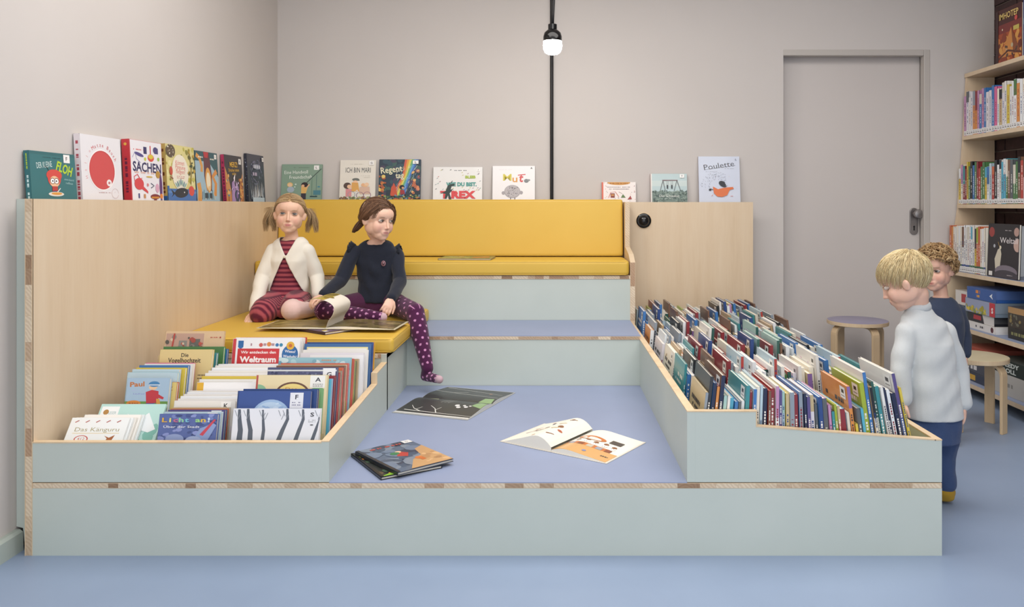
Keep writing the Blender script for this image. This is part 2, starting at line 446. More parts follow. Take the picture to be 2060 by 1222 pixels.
M['stool_grey'] = mottled('stool_top_lavender', '#8f8ba3', '#9893aa', 8, .5, .02)
M['stool_pale'] = mottled('stool_top_birch', '#cbbf9f', '#d3c8aa', 8, .5, .02)
stool('stool', 'round stool with lavender grey top standing before the door', 1.846, 2.27, .176, .425, 'stool_grey', R(16))
stool('stool', 'low round stool with pale wooden top beside the bookshelf', 2.125, 1.47, .157, .362, 'stool_pale', R(33))

# ------------------------------------------------------------ flat print: covers, spines, pages
_txt = {}
def text_mesh(s, bold=0.0):
    k = (s, bold)
    if k not in _txt:
        cu = bpy.data.curves.new('lettering', 'FONT'); cu.body = s; cu.size = 1; cu.resolution_u = 2; cu.offset = bold
        cu.fill_mode = 'FRONT'
        o = bpy.data.objects.new('lettering', cu)
        me = bpy.data.meshes.new_from_object(o)
        vs = [(v.co.x, v.co.y) for v in me.vertices]; fs = [tuple(p.vertices) for p in me.polygons]
        bpy.data.objects.remove(o); bpy.data.curves.remove(cu); bpy.data.meshes.remove(me)
        xs = [v[0] for v in vs] or [0]; ys = [v[1] for v in vs] or [0]
        _txt[k] = (vs, fs, min(xs), max(xs), min(ys), max(ys))
    return _txt[k]
class Art:
    """layers of flat print on a rectangle w by h metres; positions as fractions 0..1"""
    def __init__(s, w, h, eps=.00003): s.w, s.h, s.eps, s.n, s.v, s.f, s.c = w, h, eps, 0, [], [], []
    def _add(s, pts, fs, col, clamp=True):
        s.n += 1; o = len(s.v)
        for x, y in pts:
            if clamp: x = min(max(x, 0.004), .996); y = min(max(y, .004), .996)
            s.v.append((x*s.w, y*s.h, s.n*s.eps))
        s.f += [tuple(i+o for i in f) for f in fs]; s.c += [lin(col)]*len(pts); return s
    def poly(s, pts, col): return s._add(pts, [tuple(range(len(pts)))], col)
    def rect(s, x0, y0, x1, y1, col): return s.poly([(x0, y0), (x1, y0), (x1, y1), (x0, y1)], col)
    def ell(s, cx, cy, rx, ry, col, n=20, a=0, a0=0, a1=360):
        P = []
        full = a1-a0 >= 360
        for k in range(n if full else n+1):
            t = R(a0+(a1-a0)*k/n); x, y = rx*math.cos(t)*s.w, ry*math.sin(t)*s.h
            P.append((cx+(x*math.cos(R(a))-y*math.sin(R(a)))/s.w, cy+(x*math.sin(R(a))+y*math.cos(R(a)))/s.h))
        return s.poly(P, col)
    def circ(s, cx, cy, r, col, n=20): return s.ell(cx, cy, r/s.w, r/s.h, col, n)
    def line(s, pts, wd, col, wd2=None):
        wd2 = wd if wd2 is None else wd2; n = len(pts); L_, R_ = [], []
        for i, p in enumerate(pts):
            a = pts[max(i-1, 0)]; b = pts[min(i+1, n-1)]
            dx, dy = (b[0]-a[0])*s.w, (b[1]-a[1])*s.h; d = math.hypot(dx, dy) or 1
            w_ = (wd+(wd2-wd)*i/max(1, n-1))/2
            L_.append((p[0]-dy/d*w_/s.w, p[1]+dx/d*w_/s.h)); R_.append((p[0]+dy/d*w_/s.w, p[1]-dx/d*w_/s.h))
        return s._add(L_+R_, [(i, n+i, n+i+1, i+1) for i in range(n-1)], col)
    def text(s, t, cx, cy, hh, col, rot=0, width=None, bold=0.0, al='c'):
        """hh cap height in metres; width: fit to this fraction of w"""
        vs, fs, x0, x1, y0, y1 = text_mesh(t, bold)
        sy = hh/.70; sx = sy if width is None else width*s.w/max(x1-x0, .01)
        mx = (x0+x1)/2 if al == 'c' else x0
        P = []
        for x, y in vs:
            X, Y = (x-mx)*sx, (y-.35)*sy
            P.append((cx+(X*math.cos(R(rot))-Y*math.sin(R(rot)))/s.w, cy+(X*math.sin(R(rot))+Y*math.cos(R(rot)))/s.h))
        return s._add(P, fs, col)
    def dashes(s, x0, x1, y, hh, col, rg, vert=False):
        """row of tiny strokes where the photograph's small print cannot be read"""
        t = x0
        while t < x1:
            w_ = rg.uniform(.4, 1.6)*hh/(s.h if vert else s.w)
            if rg.random() < .82:
                if vert: s.rect(y-hh/s.w/2, t, y+hh/s.w/2, min(t+w_, x1), col)
                else: s.rect(t, y-hh/s.h/2, min(t+w_, x1), y+hh/s.h/2, col)
            t += w_*1.45
        return s
    def scatter(s, n, cols, r0, r1, x0, y0, x1, y1, rg, kind='e'):
        for _ in range(n):
            x, y, r = rg.uniform(x0, x1), rg.uniform(y0, y1), rg.uniform(r0, r1)
            c = rg.choice(cols)
            if kind == 'e': s.ell(x, y, r/s.w, r*rg.uniform(.5, 1)/s.h, c, 9, rg.uniform(0, 180))
            elif kind == 'l':
                a = rg.uniform(0, 6.28); s.line([(x, y), (x+r*math.cos(a)/s.w, y+r*math.sin(a)/s.h)], r*.22, c)
            elif kind == 't':
                a = rg.uniform(0, 6.28); s.poly([(x+r*math.cos(a+q)/s.w, y+r*math.sin(a+q)/s.h) for q in (0, 2.3, 4)], c)
        return s
    def sticker(s, ch, x=.84, y=.88, w_=.034, h_=None, sub=True):
        h_ = h_ or w_*1.05
        s.rect(x-w_/s.w/2, y-h_/s.h/2, x+w_/s.w/2, y+h_/s.h/2, '#f4f3f1')
        s.text(ch, x, y+(.12*h_/s.h if sub else 0), w_*.46, '#222226', bold=.02)
        if sub: s.rect(x-w_/s.w*.3, y-h_/s.h*.30, x+w_/s.w*.3, y-h_/s.h*.26, '#777777')
        return s
    def strips(s, n):
        def clip(P, c, x, keep):
            out = []
            for i in range(len(P)):
                a, b = P[i], P[(i+1) % len(P)]; ia, ib = (a[0]-x)*keep >= 0, (b[0]-x)*keep >= 0
                if ia: out.append(a)
                if ia != ib: t = (x-a[0])/(b[0]-a[0]); out.append((x, a[1]+(b[1]-a[1])*t, a[2]))
            return out
        V, F, C = [], [], []
        for f in s.f:
            P = [s.v[i] for i in f]; x0 = min(p[0] for p in P); x1 = max(p[0] for p in P)
            for k in range(int(x0/s.w*n), min(n-1, int(x1/s.w*n))+1):
                Q = clip(clip(P, 0, k*s.w/n, 1), 0, (k+1)*s.w/n, -1)
                if len(Q) > 2:
                    o = len(V); V += Q; F.append(tuple(range(o, o+len(Q)))); C += [s.c[f[0]]]*len(Q)
        s.v, s.f, s.c = V, F, C; return s
    def mesh(s, name, fn=None, mat='print', flip=False):
        """fn maps (u,v,layer) in metres to 3d"""
        vs = [fn(*p) for p in s.v] if fn else s.v
        mb = MB(); mb.v = [tuple(v) for v in vs]; mb.f = [f[::-1] for f in s.f] if flip else list(s.f); mb.c = list(s.c)
        return mb.mesh(name, mat)

def book_meshes(w, h, t, cover, spine=None, art=None, sart=None, side=-1, paper='#e9e3d6', edge=None):
    """upright book: cover plane faces -y, spine at x = side*w/2. returns [(name, mesh)]; first is the cover itself"""
    spine = spine or cover
    b = .0022; g = .003
    y0, y1 = -t/2, t/2
    c = MB()
    c.box((-w/2, y0, 0), (w/2, y0+b, h), cover); c.box((-w/2, y1-b, 0), (w/2, y1, h), cover)
    xs = side*w/2
    c.box((min(xs, xs-side*b), y0, 0), (max(xs, xs-side*b), y1, h), spine)
    p = MB()
    xa, xb = (xs-side*b, -xs+side*g)
    p.box((min(xa, xb), y0+b, g), (max(xa, xb), y1-b, h-g), paper)
    out = [('book', c.mesh('book', 'cover')), ('page_block', p.mesh('page_block', 'pages'))]
    if art: out.append(('cover_print', art.mesh('cover_print', lambda u, v, l: (-w/2+u, y0-l, v))))
    if sart:
        if side < 0: out.append(('spine_print', sart.mesh('spine_print', lambda u, v, l: (-w/2-l, y1-u, v))))
        else: out.append(('spine_print', sart.mesh('spine_print', lambda u, v, l: (w/2+l, y0+u, v))))
    return out
def put_book(meshes, label, loc, rot=(0, 0, 0), group=None, cat='picture book', name='picture_book'):
    o = link(name, meshes[0][1]); o.location = loc; o.rotation_euler = rot
    tag(o, label, cat, group)
    for n, me in meshes[1:]: link(n, me, o)
    return o
rg = random.Random(11)

# ---- books displayed against the left wall: art for each
A = {}
def covers():
    a = Art(.25, .205)
    a.rect(0, 0, 1, 1, '#2c6f74').rect(.0, .93, 1, 1, '#28666b')
    a.dashes(.28, .7, .88, .004, '#184a50', rg)
    a.text('DER KLEINE', .30, .72, .026, '#d9ecea', 8, .33); a.text('FLOH', .74, .66, .042, '#b6d22e', -18, .36, .03)
    a.line([(.40, .56), (.36, .66), (.31, .69)], .003, '#1d1d22')
    a.circ(.50, .42, .036, '#d7443c').ell(.50, .50, .17, .13, '#d5473f').circ(.50, .36, .026, '#f0c29a')
    a.circ(.46, .375, .011, '#ffffff').circ(.54, .375, .011, '#ffffff').circ(.46, .375, .004, '#1d1d22').circ(.54, .375, .004, '#1d1d22')
    for cx in (.455, .545): a.line([(cx+.05*math.cos(q), .375+.062*math.sin(q)) for q in np.linspace(0, 6.3, 14)], .0025, '#4b2320')
    a.rect(.44, .14, .56, .26, '#b83a36').rect(.45, .10, .55, .16, '#24356a').line([(.5, .08), (.62, .22)], .004, '#e8e8e8').ell(.52, .09, .17, .05, '#e9e4da').ell(.53, .10, .12, .03, '#e09a3e')
    a.text('nimmt dauernd', .83, .42, .010, '#a8cfd0', -4, .22).text('reißaus', .83, .34, .010, '#a8cfd0', -4, .16)
    a.sticker('F', .80, .885, .036, sub=False)
    sa = Art(.018, .205).rect(0, 0, 1, 1, '#2a6a70').dashes(.1, .6, .5, .006, '#cfe5e4', rg, True).dashes(.7, .95, .5, .004, '#b6d22e', rg, True)
    A['flea'] = (.25, .205, .018, '#2b6c72', '#2a6a70', a, sa)
    a = Art(.27, .285); a.rect(0, 0, 1, 1, '#e8e6ea')
    for i, ch in enumerate('Hallo'): th = R(200-i*16); a.text(ch, .50+.40*math.cos(th), .47+.40*math.sin(th), .014, '#d88a90', math.degrees(th)-90)
    for i, ch in enumerate('Matze Bauch'): th = R(122-i*9.5); a.text(ch, .50+.39*math.cos(th), .47+.39*math.sin(th), .017, '#c93d45', math.degrees(th)-90)
    a.ell(.50, .46, .335, .33, '#f7f2f2', 40).ell(.50, .46, .315, .31, '#c2383d', 40).ell(.498, .455, .30, .298, '#cf4a4c', 40)
    a.ell(.66, .26, .065, .055, '#f3eeee').ell(.66, .26, .03, .022, '#c98c8c').line([(.64, .25), (.68, .27)], .002, '#a04040')
    a.dashes(.38, .70, .10, .003, '#b98d90', rg)
    a.line([(.80+.09*math.cos(q), .09+.08*math.sin(q)) for q in np.linspace(0, 6, 12)], .0012, '#bb9999').line([(.78, .1), (.80, .12)], .001, '#bb9999')
    sa = Art(.022, .285).rect(0, 0, 1, 1, '#e3d9dc').dashes(.06, .94, .5, .009, '#b04a58', rg, True)
    A['circle'] = (.27, .285, .022, '#e8e5e9', '#e3d9dc', a, sa)
    a = Art(.265, .292); a.rect(0, 0, 1, 1, '#eceaf0').rect(0, 0, .03, 1, '#c2343e')
    a.text('SACHEN', .52, .55, .046, '#26235a', -1, .88, .03)
    a.dashes(.12, .5, .84, .006, '#d33d44', rg).rect(.42, .78, .52, .90, '#2c2a63').rect(.62, .76, .65, .93, '#c83a3f').ell(.64, .72, .10, .065, '#d94a3c').ell(.64, .74, .08, .04, '#d9c23c').ell(.80, .86, .08, .06, '#45407a').rect(.76, .8, .88, .9, '#45407a')
    a.ell(.28, .76, .14, .03, '#4d4687', a=-12).line([(.08, .70), (.16, .80), (.20, .68), (.32, .62)], .003, '#7e7ab5').circ(.88, .71, .010, '#9bbf4a').circ(.46, .69, .009, '#c7cf4a')
    a.dashes(.12, .72, .455, .008, '#e8b9a8', rg)
    a.ell(.24, .26, .14, .10, '#d6434a').poly([(.34, .24), (.50, .14), (.50, .10), (.30, .18)], '#d6434a').line([(.12, .28), (.10, .38), (.20, .42), (.30, .32)], .005, '#d6434a').line([(.22, .34), (.34, .36)], .003, '#d6434a')
    a.circ(.84, .44, .019, '#b98d3c').ell(.92, .22, .045, .24, '#5a2f6e').line([(.60, .28), (.70, .24), (.60, .20)], .005, '#24304f').circ(.50, .25, .008, '#d77f7f').ell(.80, .20, .06, .08, '#d9a7c0').ell(.56, .39, .10, .012, '#d5b03c')
    a.ell(.72, .05, .15, .045, '#7d2b33').rect(.6, .02, .84, .05, '#d08a2e').circ(.92, .06, .013, '#df8438').rect(.2, .02, .24, .1, '#3a3f7e').rect(.36, .02, .42, .09, '#c78f5e')
    sa = Art(.030, .292).rect(0, 0, 1, 1, '#c93540').dashes(.10, .75, .5, .010, '#6d1c3c', rg, True).circ(.5, .93, .006, '#e6b24a').circ(.5, .06, .006, '#e6b24a')
    A['things'] = (.265, .292, .030, '#cf3a44', '#c93540', a, sa)
    a = Art(.28, .297); a.rect(0, 0, 1, 1, '#ddd390').scatter(30, ['#c8bf5a', '#e9e2a6', '#b8b048', '#8e8a3a'], .008, .02, .0, .3, 1, 1, rg)
    a.rect(0, 0, .07, .25, '#2f64a8').ell(.16, .88, .16, .12, '#5b4c3a').scatter(20, ['#3a3026', '#8f8062', '#e8e2cc'], .002, .006, .04, .78, .28, .98, rg)
    a.ell(.46, .50, .29, .33, '#f1ead8', 30).text('Können', .46, .68, .026, '#cf3f49', 0, .30).text('Pinguine', .47, .60, .024, '#cf3f49', -2, .34).text('fliegen?', .47, .52, .024, '#cf3f49', -2, .32)
    a.dashes(.33, .60, .43, .004, '#cf7a80', rg).dashes(.33, .58, .40, .004, '#cf7a80', rg)
    for q in range(-3, 4): a.ell(.46+q*.05, .27+.02*(3-abs(q)), .018, .06, ['#4c7f95', '#7fb0a5'][q % 2], 12, -q*14)
    a.line([(.80, .95), (.86, .6), (.82, .3)], .008, '#96803c').scatter(14, ['#5c5a2a', '#3d4a2a', '#c0a03a'], .006, .013, .72, .35, .98, .95, rg)
    a.ell(.14, .52, .05, .08, '#c8503a').line([(.1, .42), (.2, .38)], .005, '#8a3a2a')
    a.rect(0, 0, 1, .20, '#3f6fae').rect(0, .12, 1, .16, '#5b86bd').ell(.46, .13, .24, .09, '#252d38', 24, 5).poly([(.25, .12), (.10, .19), (.16, .10), (.10, .04)], '#252d38').circ(.56, .14, .004, '#ffffff')
    a.circ(.82, .17, .028, '#d84a42')
    sa = Art(.030, .297).rect(0, 0, 1, 1, '#b99d5a').rect(0, 0, 1, .22, '#2f5f9c').dashes(.26, .92, .5, .014, '#6b3e22', rg, True)
    A['penguin'] = (.28, .297, .030, '#d8cf8c', '#b99d5a', a, sa)
    a = Art(.26, .29); a.rect(0, 0, 1, 1, '#9fbccb').rect(0, .80, 1, 1, '#24555f').poly([(.6, .8), (1, .5), (1, .8)], '#24555f')
    a.line([(.06, .92), (.20, .86), (.28, .70), (.26, .58)], .026, '#d99a4a').line([(.80, .10), (.86, .35), (.74, .5), (.92, .62)], .030, '#d98f42').line([(.10, .0), (.14, .2), (.10, .35)], .04, '#d99a4a')
    a.poly([(.38, 1), (.62, 1), (.70, .5), (.66, .2), (.44, .2), (.36, .5)], '#5f2c3a').poly([(.38, 1), (.60, 1), (.56, .88), (.42, .88)], '#b92a35').ell(.53, .42, .13, .26, '#dfa04a').ell(.53, .40, .09, .18, '#f0e2c4').ell(.55, .25, .06, .05, '#e9c48c')
    for q in range(9): a.line([(.22+q*.07, .02), (.25+q*.06, .18+.04*math.sin(q*2))], .006, ['#1f3d4f', '#3a8190', '#e3c9a0'][q % 3])
    a.dashes(.14, .34, .88, .008, '#e8e6da', rg).dashes(.66, .84, .86, .008, '#e8e6da', rg).sticker('L', .90, .92, .026, sub=False)
    a.dashes(.2, .84, .10, .030, '#1c3c4c', rg)
    sa = Art(.014, .29).rect(0, 0, 1, 1, '#14242a')
    A['arms'] = (.26, .29, .014, '#16343c', '#14242a', a, sa)
    a = Art(.235, .292); a.rect(0, 0, 1, 1, '#2c2730').poly([(0, 0), (.0, .75), (.18, .5), (.3, .2), (.3, 0)], '#c98a4c').poly([(1, 0), (1, .62), (.8, .35), (.78, 0)], '#d08648').scatter(26, ['#a5602f', '#e2b15e', '#7c3c2a'], .006, .014, .78, .02, .98, .5, rg).scatter(14, ['#a5602f', '#e9b76e', '#4a87a0'], .006, .016, .02, .02, .22, .6, rg)
    a.text('MERZ!', .50, .80, .032, '#e0b13a', 2, .44, .02).text('Drachen beben', .50, .68, .020, '#e0b13a', 3, .60, .01).text('nicht', .50, .60, .018, '#e0b13a', 2, .22, .01)
    a.poly([(.26, 0), (.34, .40), (.46, .46), (.52, .30), (.50, 0)], '#a98abf').poly([(.5, 0), (.56, .45), (.7, .3), (.76, .0)], '#b79ac9').poly([(.44, .50), (.56, .60), (.50, .40)], '#efeaf2').ell(.60, .12, .14, .12, '#2f3b57').ell(.6, .12, .05, .07, '#7b5aa0')
    a.scatter(10, ['#8c6ab0', '#d9c5e6', '#5b4380'], .004, .010, .3, .05, .7, .42, rg).sticker('E', .86, .88, .034, sub=False)
    sa = Art(.018, .292).rect(0, 0, 1, 1, '#a82d56').dashes(.08, .9, .5, .008, '#5c1834', rg, True)
    A['dragon'] = (.235, .292, .018, '#2f2833', '#a82d56', a, sa)
    a = Art(.26, .318); a.rect(0, 0, 1, 1, '#33384a')
    for k in range(90):
        th = rg.uniform(0, 6.28); rr = rg.uniform(.22, .36); x, y = .5+rr*math.cos(th), .62+rr*.8*math.sin(th)
        a.line([(x, y), (x+.06*math.cos(th+1.6), y+.05*math.sin(th+1.6))], .0035, rg.choice(['#59667f', '#8f98b4', '#454e68', '#8c86a8']))
    a.ell(.55, .74, .22, .06, '#7d86a0').ell(.50, .60, .26, .07, '#3a425a').dashes(.34, .72, .74, .022, '#cfd4e4', rg).dashes(.28, .76, .58, .022, '#b6a9c6', rg)
    for k in range(46): x = rg.uniform(.14, .9); a.line([(x, rg.uniform(.02, .12)), (x+rg.uniform(-.04, .04), rg.uniform(.24, .42))], .006, rg.choice(['#dfe6ee', '#b8c6d6', '#f2f1ee', '#8fa7bd', '#6d7687']), .001)
    a.rect(.2, .0, .9, .08, '#c3d6e2').sticker('E', .90, .91, .026, sub=False)
    sa = Art(.014, .318).rect(0, 0, 1, 1, '#262b3a').scatter(20, ['#70789a', '#aab0c8'], .001, .003, .1, .1, .9, .9, rg)
    A['night'] = (.26, .318, .014, '#2c3142', '#262b3a', a, sa)
    # back wall
    a = Art(.255, .285); a.rect(0, 0, 1, 1, '#86a08e').dashes(.28, .70, .91, .003, '#4c6355', rg)
    a.text('Eine Handvoll', .36, .79, .026, '#eaf0e8', 2, .58).text('Freundschaft', .48, .66, .026, '#eaf0e8', 2, .56)
    a.line([(.55, .42), (.98, .88)], .004, '#1f2a30').circ(.58, .44, .022, '#2a2024').poly([(.50, .40), (.66, .38), (.62, .22), (.50, .22)], '#e3b56a').circ(.54, .42, .010, '#e5b48c').line([(.62, .36), (.70, .46)], .008, '#e5b48c').rect(.50, .05, .62, .22, '#3b3340')
    a.circ(.22, .45, .018, '#e6c07a').circ(.22, .44, .013, '#efc9a6').ell(.24, .32, .09, .08, '#a9b8c4').circ(.36, .46, .006, '#cfe0d6').circ(.34, .39, .005, '#cfe0d6')
    for q, c in ((.76, '#4c7a66'), (.87, '#3a6a72')): a.line([(q, .15), (q, .72)], .0022, c)
    a.rect(.80, .18, .98, .30, '#4a8290').rect(.72, .12, .9, .15, '#27464e').rect(.90, .38, .96, .41, '#3f88a0').sticker('L', .86, .91, .032, sub=False)
    A['boat'] = (.255, .285, .012, '#819b89', '#79937f', a, None)
    a = Art(.225, .312); a.rect(0, 0, 1, 1, '#e6e1d6').dashes(.30, .66, .90, .003, '#a59e90', rg)
    a.text('ICH BIN MARI', .51, .76, .038, '#3b4046', 0, .70)
    a.dashes(.58, .85, .62, .002, '#a59e90', rg).dashes(.64, .85, .58, .002, '#a59e90', rg)
    a.ell(.45, .53, .10, .035, '#6d716b').rect(.40, .50, .56, .52, '#7b7f78').circ(.44, .46, .015, '#efc3a0').circ(.22, .38, .024, '#54413a').circ(.28, .36, .015, '#efc3a0').poly([(.34, .46), (.52, .45), (.56, .24), (.34, .24)], '#dba65a').circ(.66, .40, .013, '#e9b88c').circ(.76, .41, .014, '#efc9a6').circ(.73, .35, .012, '#edc18f').poly([(.56, .35), (.84, .36), (.86, .18), (.56, .18)], '#d8b8a4').poly([(.18, .30), (.34, .30), (.34, .12), (.18, .12)], '#d98f94')
    for cx, cy, c in ((.34, .17, '#8a9aa8'), (.58, .15, '#6d4a6d'), (.78, .16, '#8f5a80')):
        a.line([(cx+.10*math.cos(q), cy+.075*math.sin(q)) for q in np.linspace(0, 6.3, 16)], .003, c)
    a.line([(.34, .17), (.5, .28), (.58, .15)], .003, '#f2f2f2').line([(.5, .28), (.44, .10)], .003, '#e8e8f0')
    a.scatter(60, ['#5f6b4c', '#7b8a5c', '#45503c', '#a9a878', '#8c6a50'], .005, .012, 0, .0, 1, .10, rg).sticker('G', .88, .93, .030, sub=False)
    A['trike'] = (.225, .312, .010, '#e6e1d6', '#ddd6c8', a, None)
    a = Art(.262, .316); a.rect(0, 0, 1, 1, '#2b3c4c').scatter(60, ['#35505c', '#24333f', '#3f5f5a', '#4a4258'], .015, .035, 0, 0, 1, 1, rg)
    for k, c in enumerate(['#d0624a', '#dd9a45', '#d8cf5c', '#6fae74', '#5f9fcf', '#4a6fb8']):
        a.poly([(.62+k*.055, 1), (.675+k*.055, 1), (.60+k*.035, .62), (.38+k*.05, .14), (.32+k*.05, .14), (.565+k*.035, .62)], c)
    for k in range(70): x = rg.uniform(.4, .95); y = rg.uniform(.2, .8); a.line([(x, y), (x+.03, y+.06)], .0015, rg.choice(['#a7d3e6', '#dfeef4', '#7fb5d8', '#e8d9a0']))
    a.scatter(16, ['#c8793e', '#d9a04e', '#a85a3c', '#e0c26a'], .008, .016, 0, .2, .16, .6, rg).scatter(16, ['#b8694a', '#d98a5e', '#8a5a6c', '#e0b070'], .008, .016, .82, .2, 1, .75, rg)
    a.text('Regent', .30, .76, .046, '#e9e4c4', 8, .52, .015).text('tag', .50, .62, .042, '#e9e4c4', 4, .20, .015)
    a.poly([(.28, .13), (.31, .34), (.36, .40), (.41, .36), (.46, .13)], '#c9553a').poly([(.34, .38), (.36, .44), (.40, .38)], '#c9553a').circ(.56, .34, .016, '#1c1a22').circ(.585, .32, .008, '#d8a07c').poly([(.52, .28), (.62, .27), (.64, .16), (.52, .16)], '#9c3036').line([(.56, .16), (.70, .15)], .010, '#272033')
    a.scatter(90, ['#5a7a4c', '#8a9a5a', '#3a5a4a', '#c8b060', '#6a8a9a', '#b8603c'], .004, .010, 0, .0, 1, .15, rg).sticker('L', .88, .93, .036, .026, sub=False)
    A['rain'] = (.262, .316, .012, '#2b3c4c', '#223040', a, None)
    a = Art(.31, .268); a.rect(0, 0, 1, 1, '#ecebe9')
    a.dashes(.38, .68, .90, .005, '#33343a', rg)
    for k in range(46):
        x, y = rg.uniform(.04, .96), rg.uniform(.30, .93); c = rg.choice(['#b23b42', '#2d3a44', '#5aa08e', '#8a4a6a', '#c9c05a', '#7a8890'])
        if .24 < x < .9 and .50 < y < .76: continue
        if .40 < x < .7 and y > .86: continue
        a.poly([(x-.025, y-.02), (x+.02, y+.025), (x+.005, y)], c).poly([(x-.01, y), (x+.025, y+.012), (x, y-.012)], c)
    a.text('BLEIB', .76, .71, .020, '#a9bf3c', 0, .21, .05).text('WIE DU BIST.', .58, .50, .028, '#4f9c94', 0, .62, .05).text('T.REX', .51, .20, .052, '#d9484c', 0, .72, .06)
    a.poly([(.14, .22), (.26, .30), (.30, .46), (.35, .50), (.44, .52), (.44, .46), (.38, .44), (.36, .34), (.40, .36), (.38, .30), (.34, .24), (.38, .06), (.33, .06), (.31, .18), (.28, .08), (.24, .08), (.26, .22), (.20, .24)], '#2a3b38').line([(.33, .50), (.40, .60)], .004, '#2a3b38')
    a.sticker('F', .92, .91, .020, sub=False)
    A['dino'] = (.31, .268, .010, '#ecebe9', '#e2e0dc', a, None)
    a = Art(.267, .275); a.rect(0, 0, 1, 1, '#efedee').dashes(.14, .46, .89, .002, '#cfc9cc', rg)
    a.text('M', .35, .68, .052, '#d6c84e', 0, .20, .01).text('u', .53, .64, .050, '#d99a4a', 0, .12, .02).text('t', .68, .67, .062, '#cf4846', -6, .10, .03).line([(.60, .74), (.78, .76)], .007, '#cf4846')
    a.circ(.80, .58, .015, '#7b7e80').circ(.86, .60, .008, '#8c8f90').ell(.47, .28, .19, .185, '#a9a4a8', 26).ell(.47, .29, .17, .165, '#b8b3b6', 26)
    a.circ(.41, .37, .0035, '#2c2c30').circ(.53, .37, .0035, '#2c2c30').circ(.47, .31, .0035, '#8a8488').ell(.26, .24, .04, .05, '#a49fa3').ell(.68, .25, .04, .05, '#a49fa3').rect(.42, .06, .44, .11, '#6b676b').rect(.52, .06, .54, .11, '#6b676b')
    a.scatter(40, ['#938e93', '#c9c5c8', '#7f7b80'], .002, .005, .36, .16, .60, .42, rg).text('A', .92, .94, .012, '#33343a', bold=.02)
    A['stone'] = (.267, .275, .010, '#efedee', '#e4e0e2', a, None)
    a = Art(.215, .172); a.rect(0, 0, 1, 1, '#efe7e4').rect(0, 0, .05, 1, '#d86a52')
    for k in range(70):
        x, y = rg.uniform(.07, .98), rg.uniform(.03, .98)
        if .17 < x < .83 and .2 < y: continue
        a.circ(x, y, .0022, rg.choice(['#3c2a30', '#b8433c', '#3c2a30']))
    a.ell(.50, .97, .34, .12, '#cf9440').dashes(.24, .76, .93, .010, '#a86a28', rg).dashes(.16, .84, .74, .005, '#7c7076', rg).dashes(.22, .8, .64, .005, '#7c7076', rg)
    a.rect(.26, .20, .38, .42, '#8a3b2c').rect(.28, .3, .36, .36, '#d9a04e').line([(.2, .2), (.26, .46), (.40, .50), (.5, .24)], .003, '#c8502e').poly([(.56, .2), (.62, .38), (.70, .20)], '#5f7a45').poly([(.75, .1), (.84, .3), (.88, .12)], '#a03a3a').line([(.5, .5), (.6, .4)], .002, '#7a4a3a')
    A['dots'] = (.215, .172, .012, '#efe7e4', '#d86a52', a, Art(.012, .172).rect(0, 0, 1, 1, '#d86a52').dashes(.2, .8, .5, .005, '#f0d8c8', rg, True))
    a = Art(.23, .225); a.rect(0, 0, 1, 1, '#b9cdcf').rect(0, .0, .04, 1, '#e6e2dc').rect(.04, .55, 1, .75, '#c8d6d4').rect(.04, 0, 1, .36, '#74867e')
    a.scatter(160, ['#5f746c', '#879a90', '#4c5f5a', '#94a59a'], .003, .008, .05, .0, .99, .40, rg)
    a.line([(.32, .76), (.74, .76)], .005, '#7c4448')
    for q, x2 in ((.34, .26), (.34, .40), (.72, .64), (.72, .82)): a.line([(q, .76), (x2, .38)], .003, '#54565c')
    for q in (.46, .58): a.line([(q-.02, .76), (q-.02, .54)], .0012, '#7b7f84').line([(q+.02, .76), (q+.02, .54)], .0012, '#7b7f84'); a.circ(q, .57, .005, '#3b4146').rect(q-.02, .46, q+.02, .55, '#3b4146')
    a.text('Die Schaukel', .50, .20, .019, '#e4e8e2', 0, .54).dashes(.38, .64, .10, .003, '#cfd6d0', rg).sticker('T', .86, .91, .028, sub=False)
    A['swing'] = (.23, .225, .014, '#a9bdbf', '#b04a52', a, Art(.014, .225).rect(0, 0, 1, 1, '#b04a52'))
    a = Art(.26, .335); a.rect(0, 0, 1, 1, '#cfd6e6')
    a.text('Poulette', .50, .80, .040, '#3e4046', 9, .74).line([(.14, .70), (.90, .80)], .0022, '#3e4046').dashes(.18, .46, .66, .003, '#9297a6', rg).dashes(.64, .86, .73, .003, '#9297a6', rg)
    for k in range(110):
        th = rg.uniform(.6, 3.4); rr = rg.uniform(.16, .36); x, y = .45+rr*math.cos(th)*1.1, .34+rr*.85*math.sin(th)
        if x > .02 and x < .97: a.line([(x, y), (x+.012*math.cos(th), y+.010*math.sin(th))], .0020, rg.choice(['#3e4450', '#7b8296', '#55607a']))
    a.scatter(46, ['#8088a0', '#a9b0c4', '#d98a80'], .002, .005, .02, .04, .98, .96, rg, 'l')
    a.poly([(.34, .33), (.46, .27), (.60, .30), (.68, .31), (.82, .32), (.84, .28), (.74, .25), (.68, .14), (.56, .10), (.44, .11), (.36, .18)], '#dc7440').ell(.58, .385, .11, .055, '#2b2d33', 16, -40).poly([(.64, .42), (.70, .36), (.60, .33)], '#cfd6e6').ell(.60, .37, .06, .04, '#2b2d33', 12, -40).circ(.27, .26, .008, '#2b2d33').line([(.28, .28), (.34, .26)], .004, '#2b2d33').line([(.3, .12), (.34, .15)], .003, '#d98a80').line([(.76, .12), (.82, .12)], .003, '#d98a80').text('L', .91, .93, .012, '#55586a', bold=.02)
    A['hen'] = (.26, .335, .012, '#cfd6e6', '#d9c9cc', a, None)
covers()

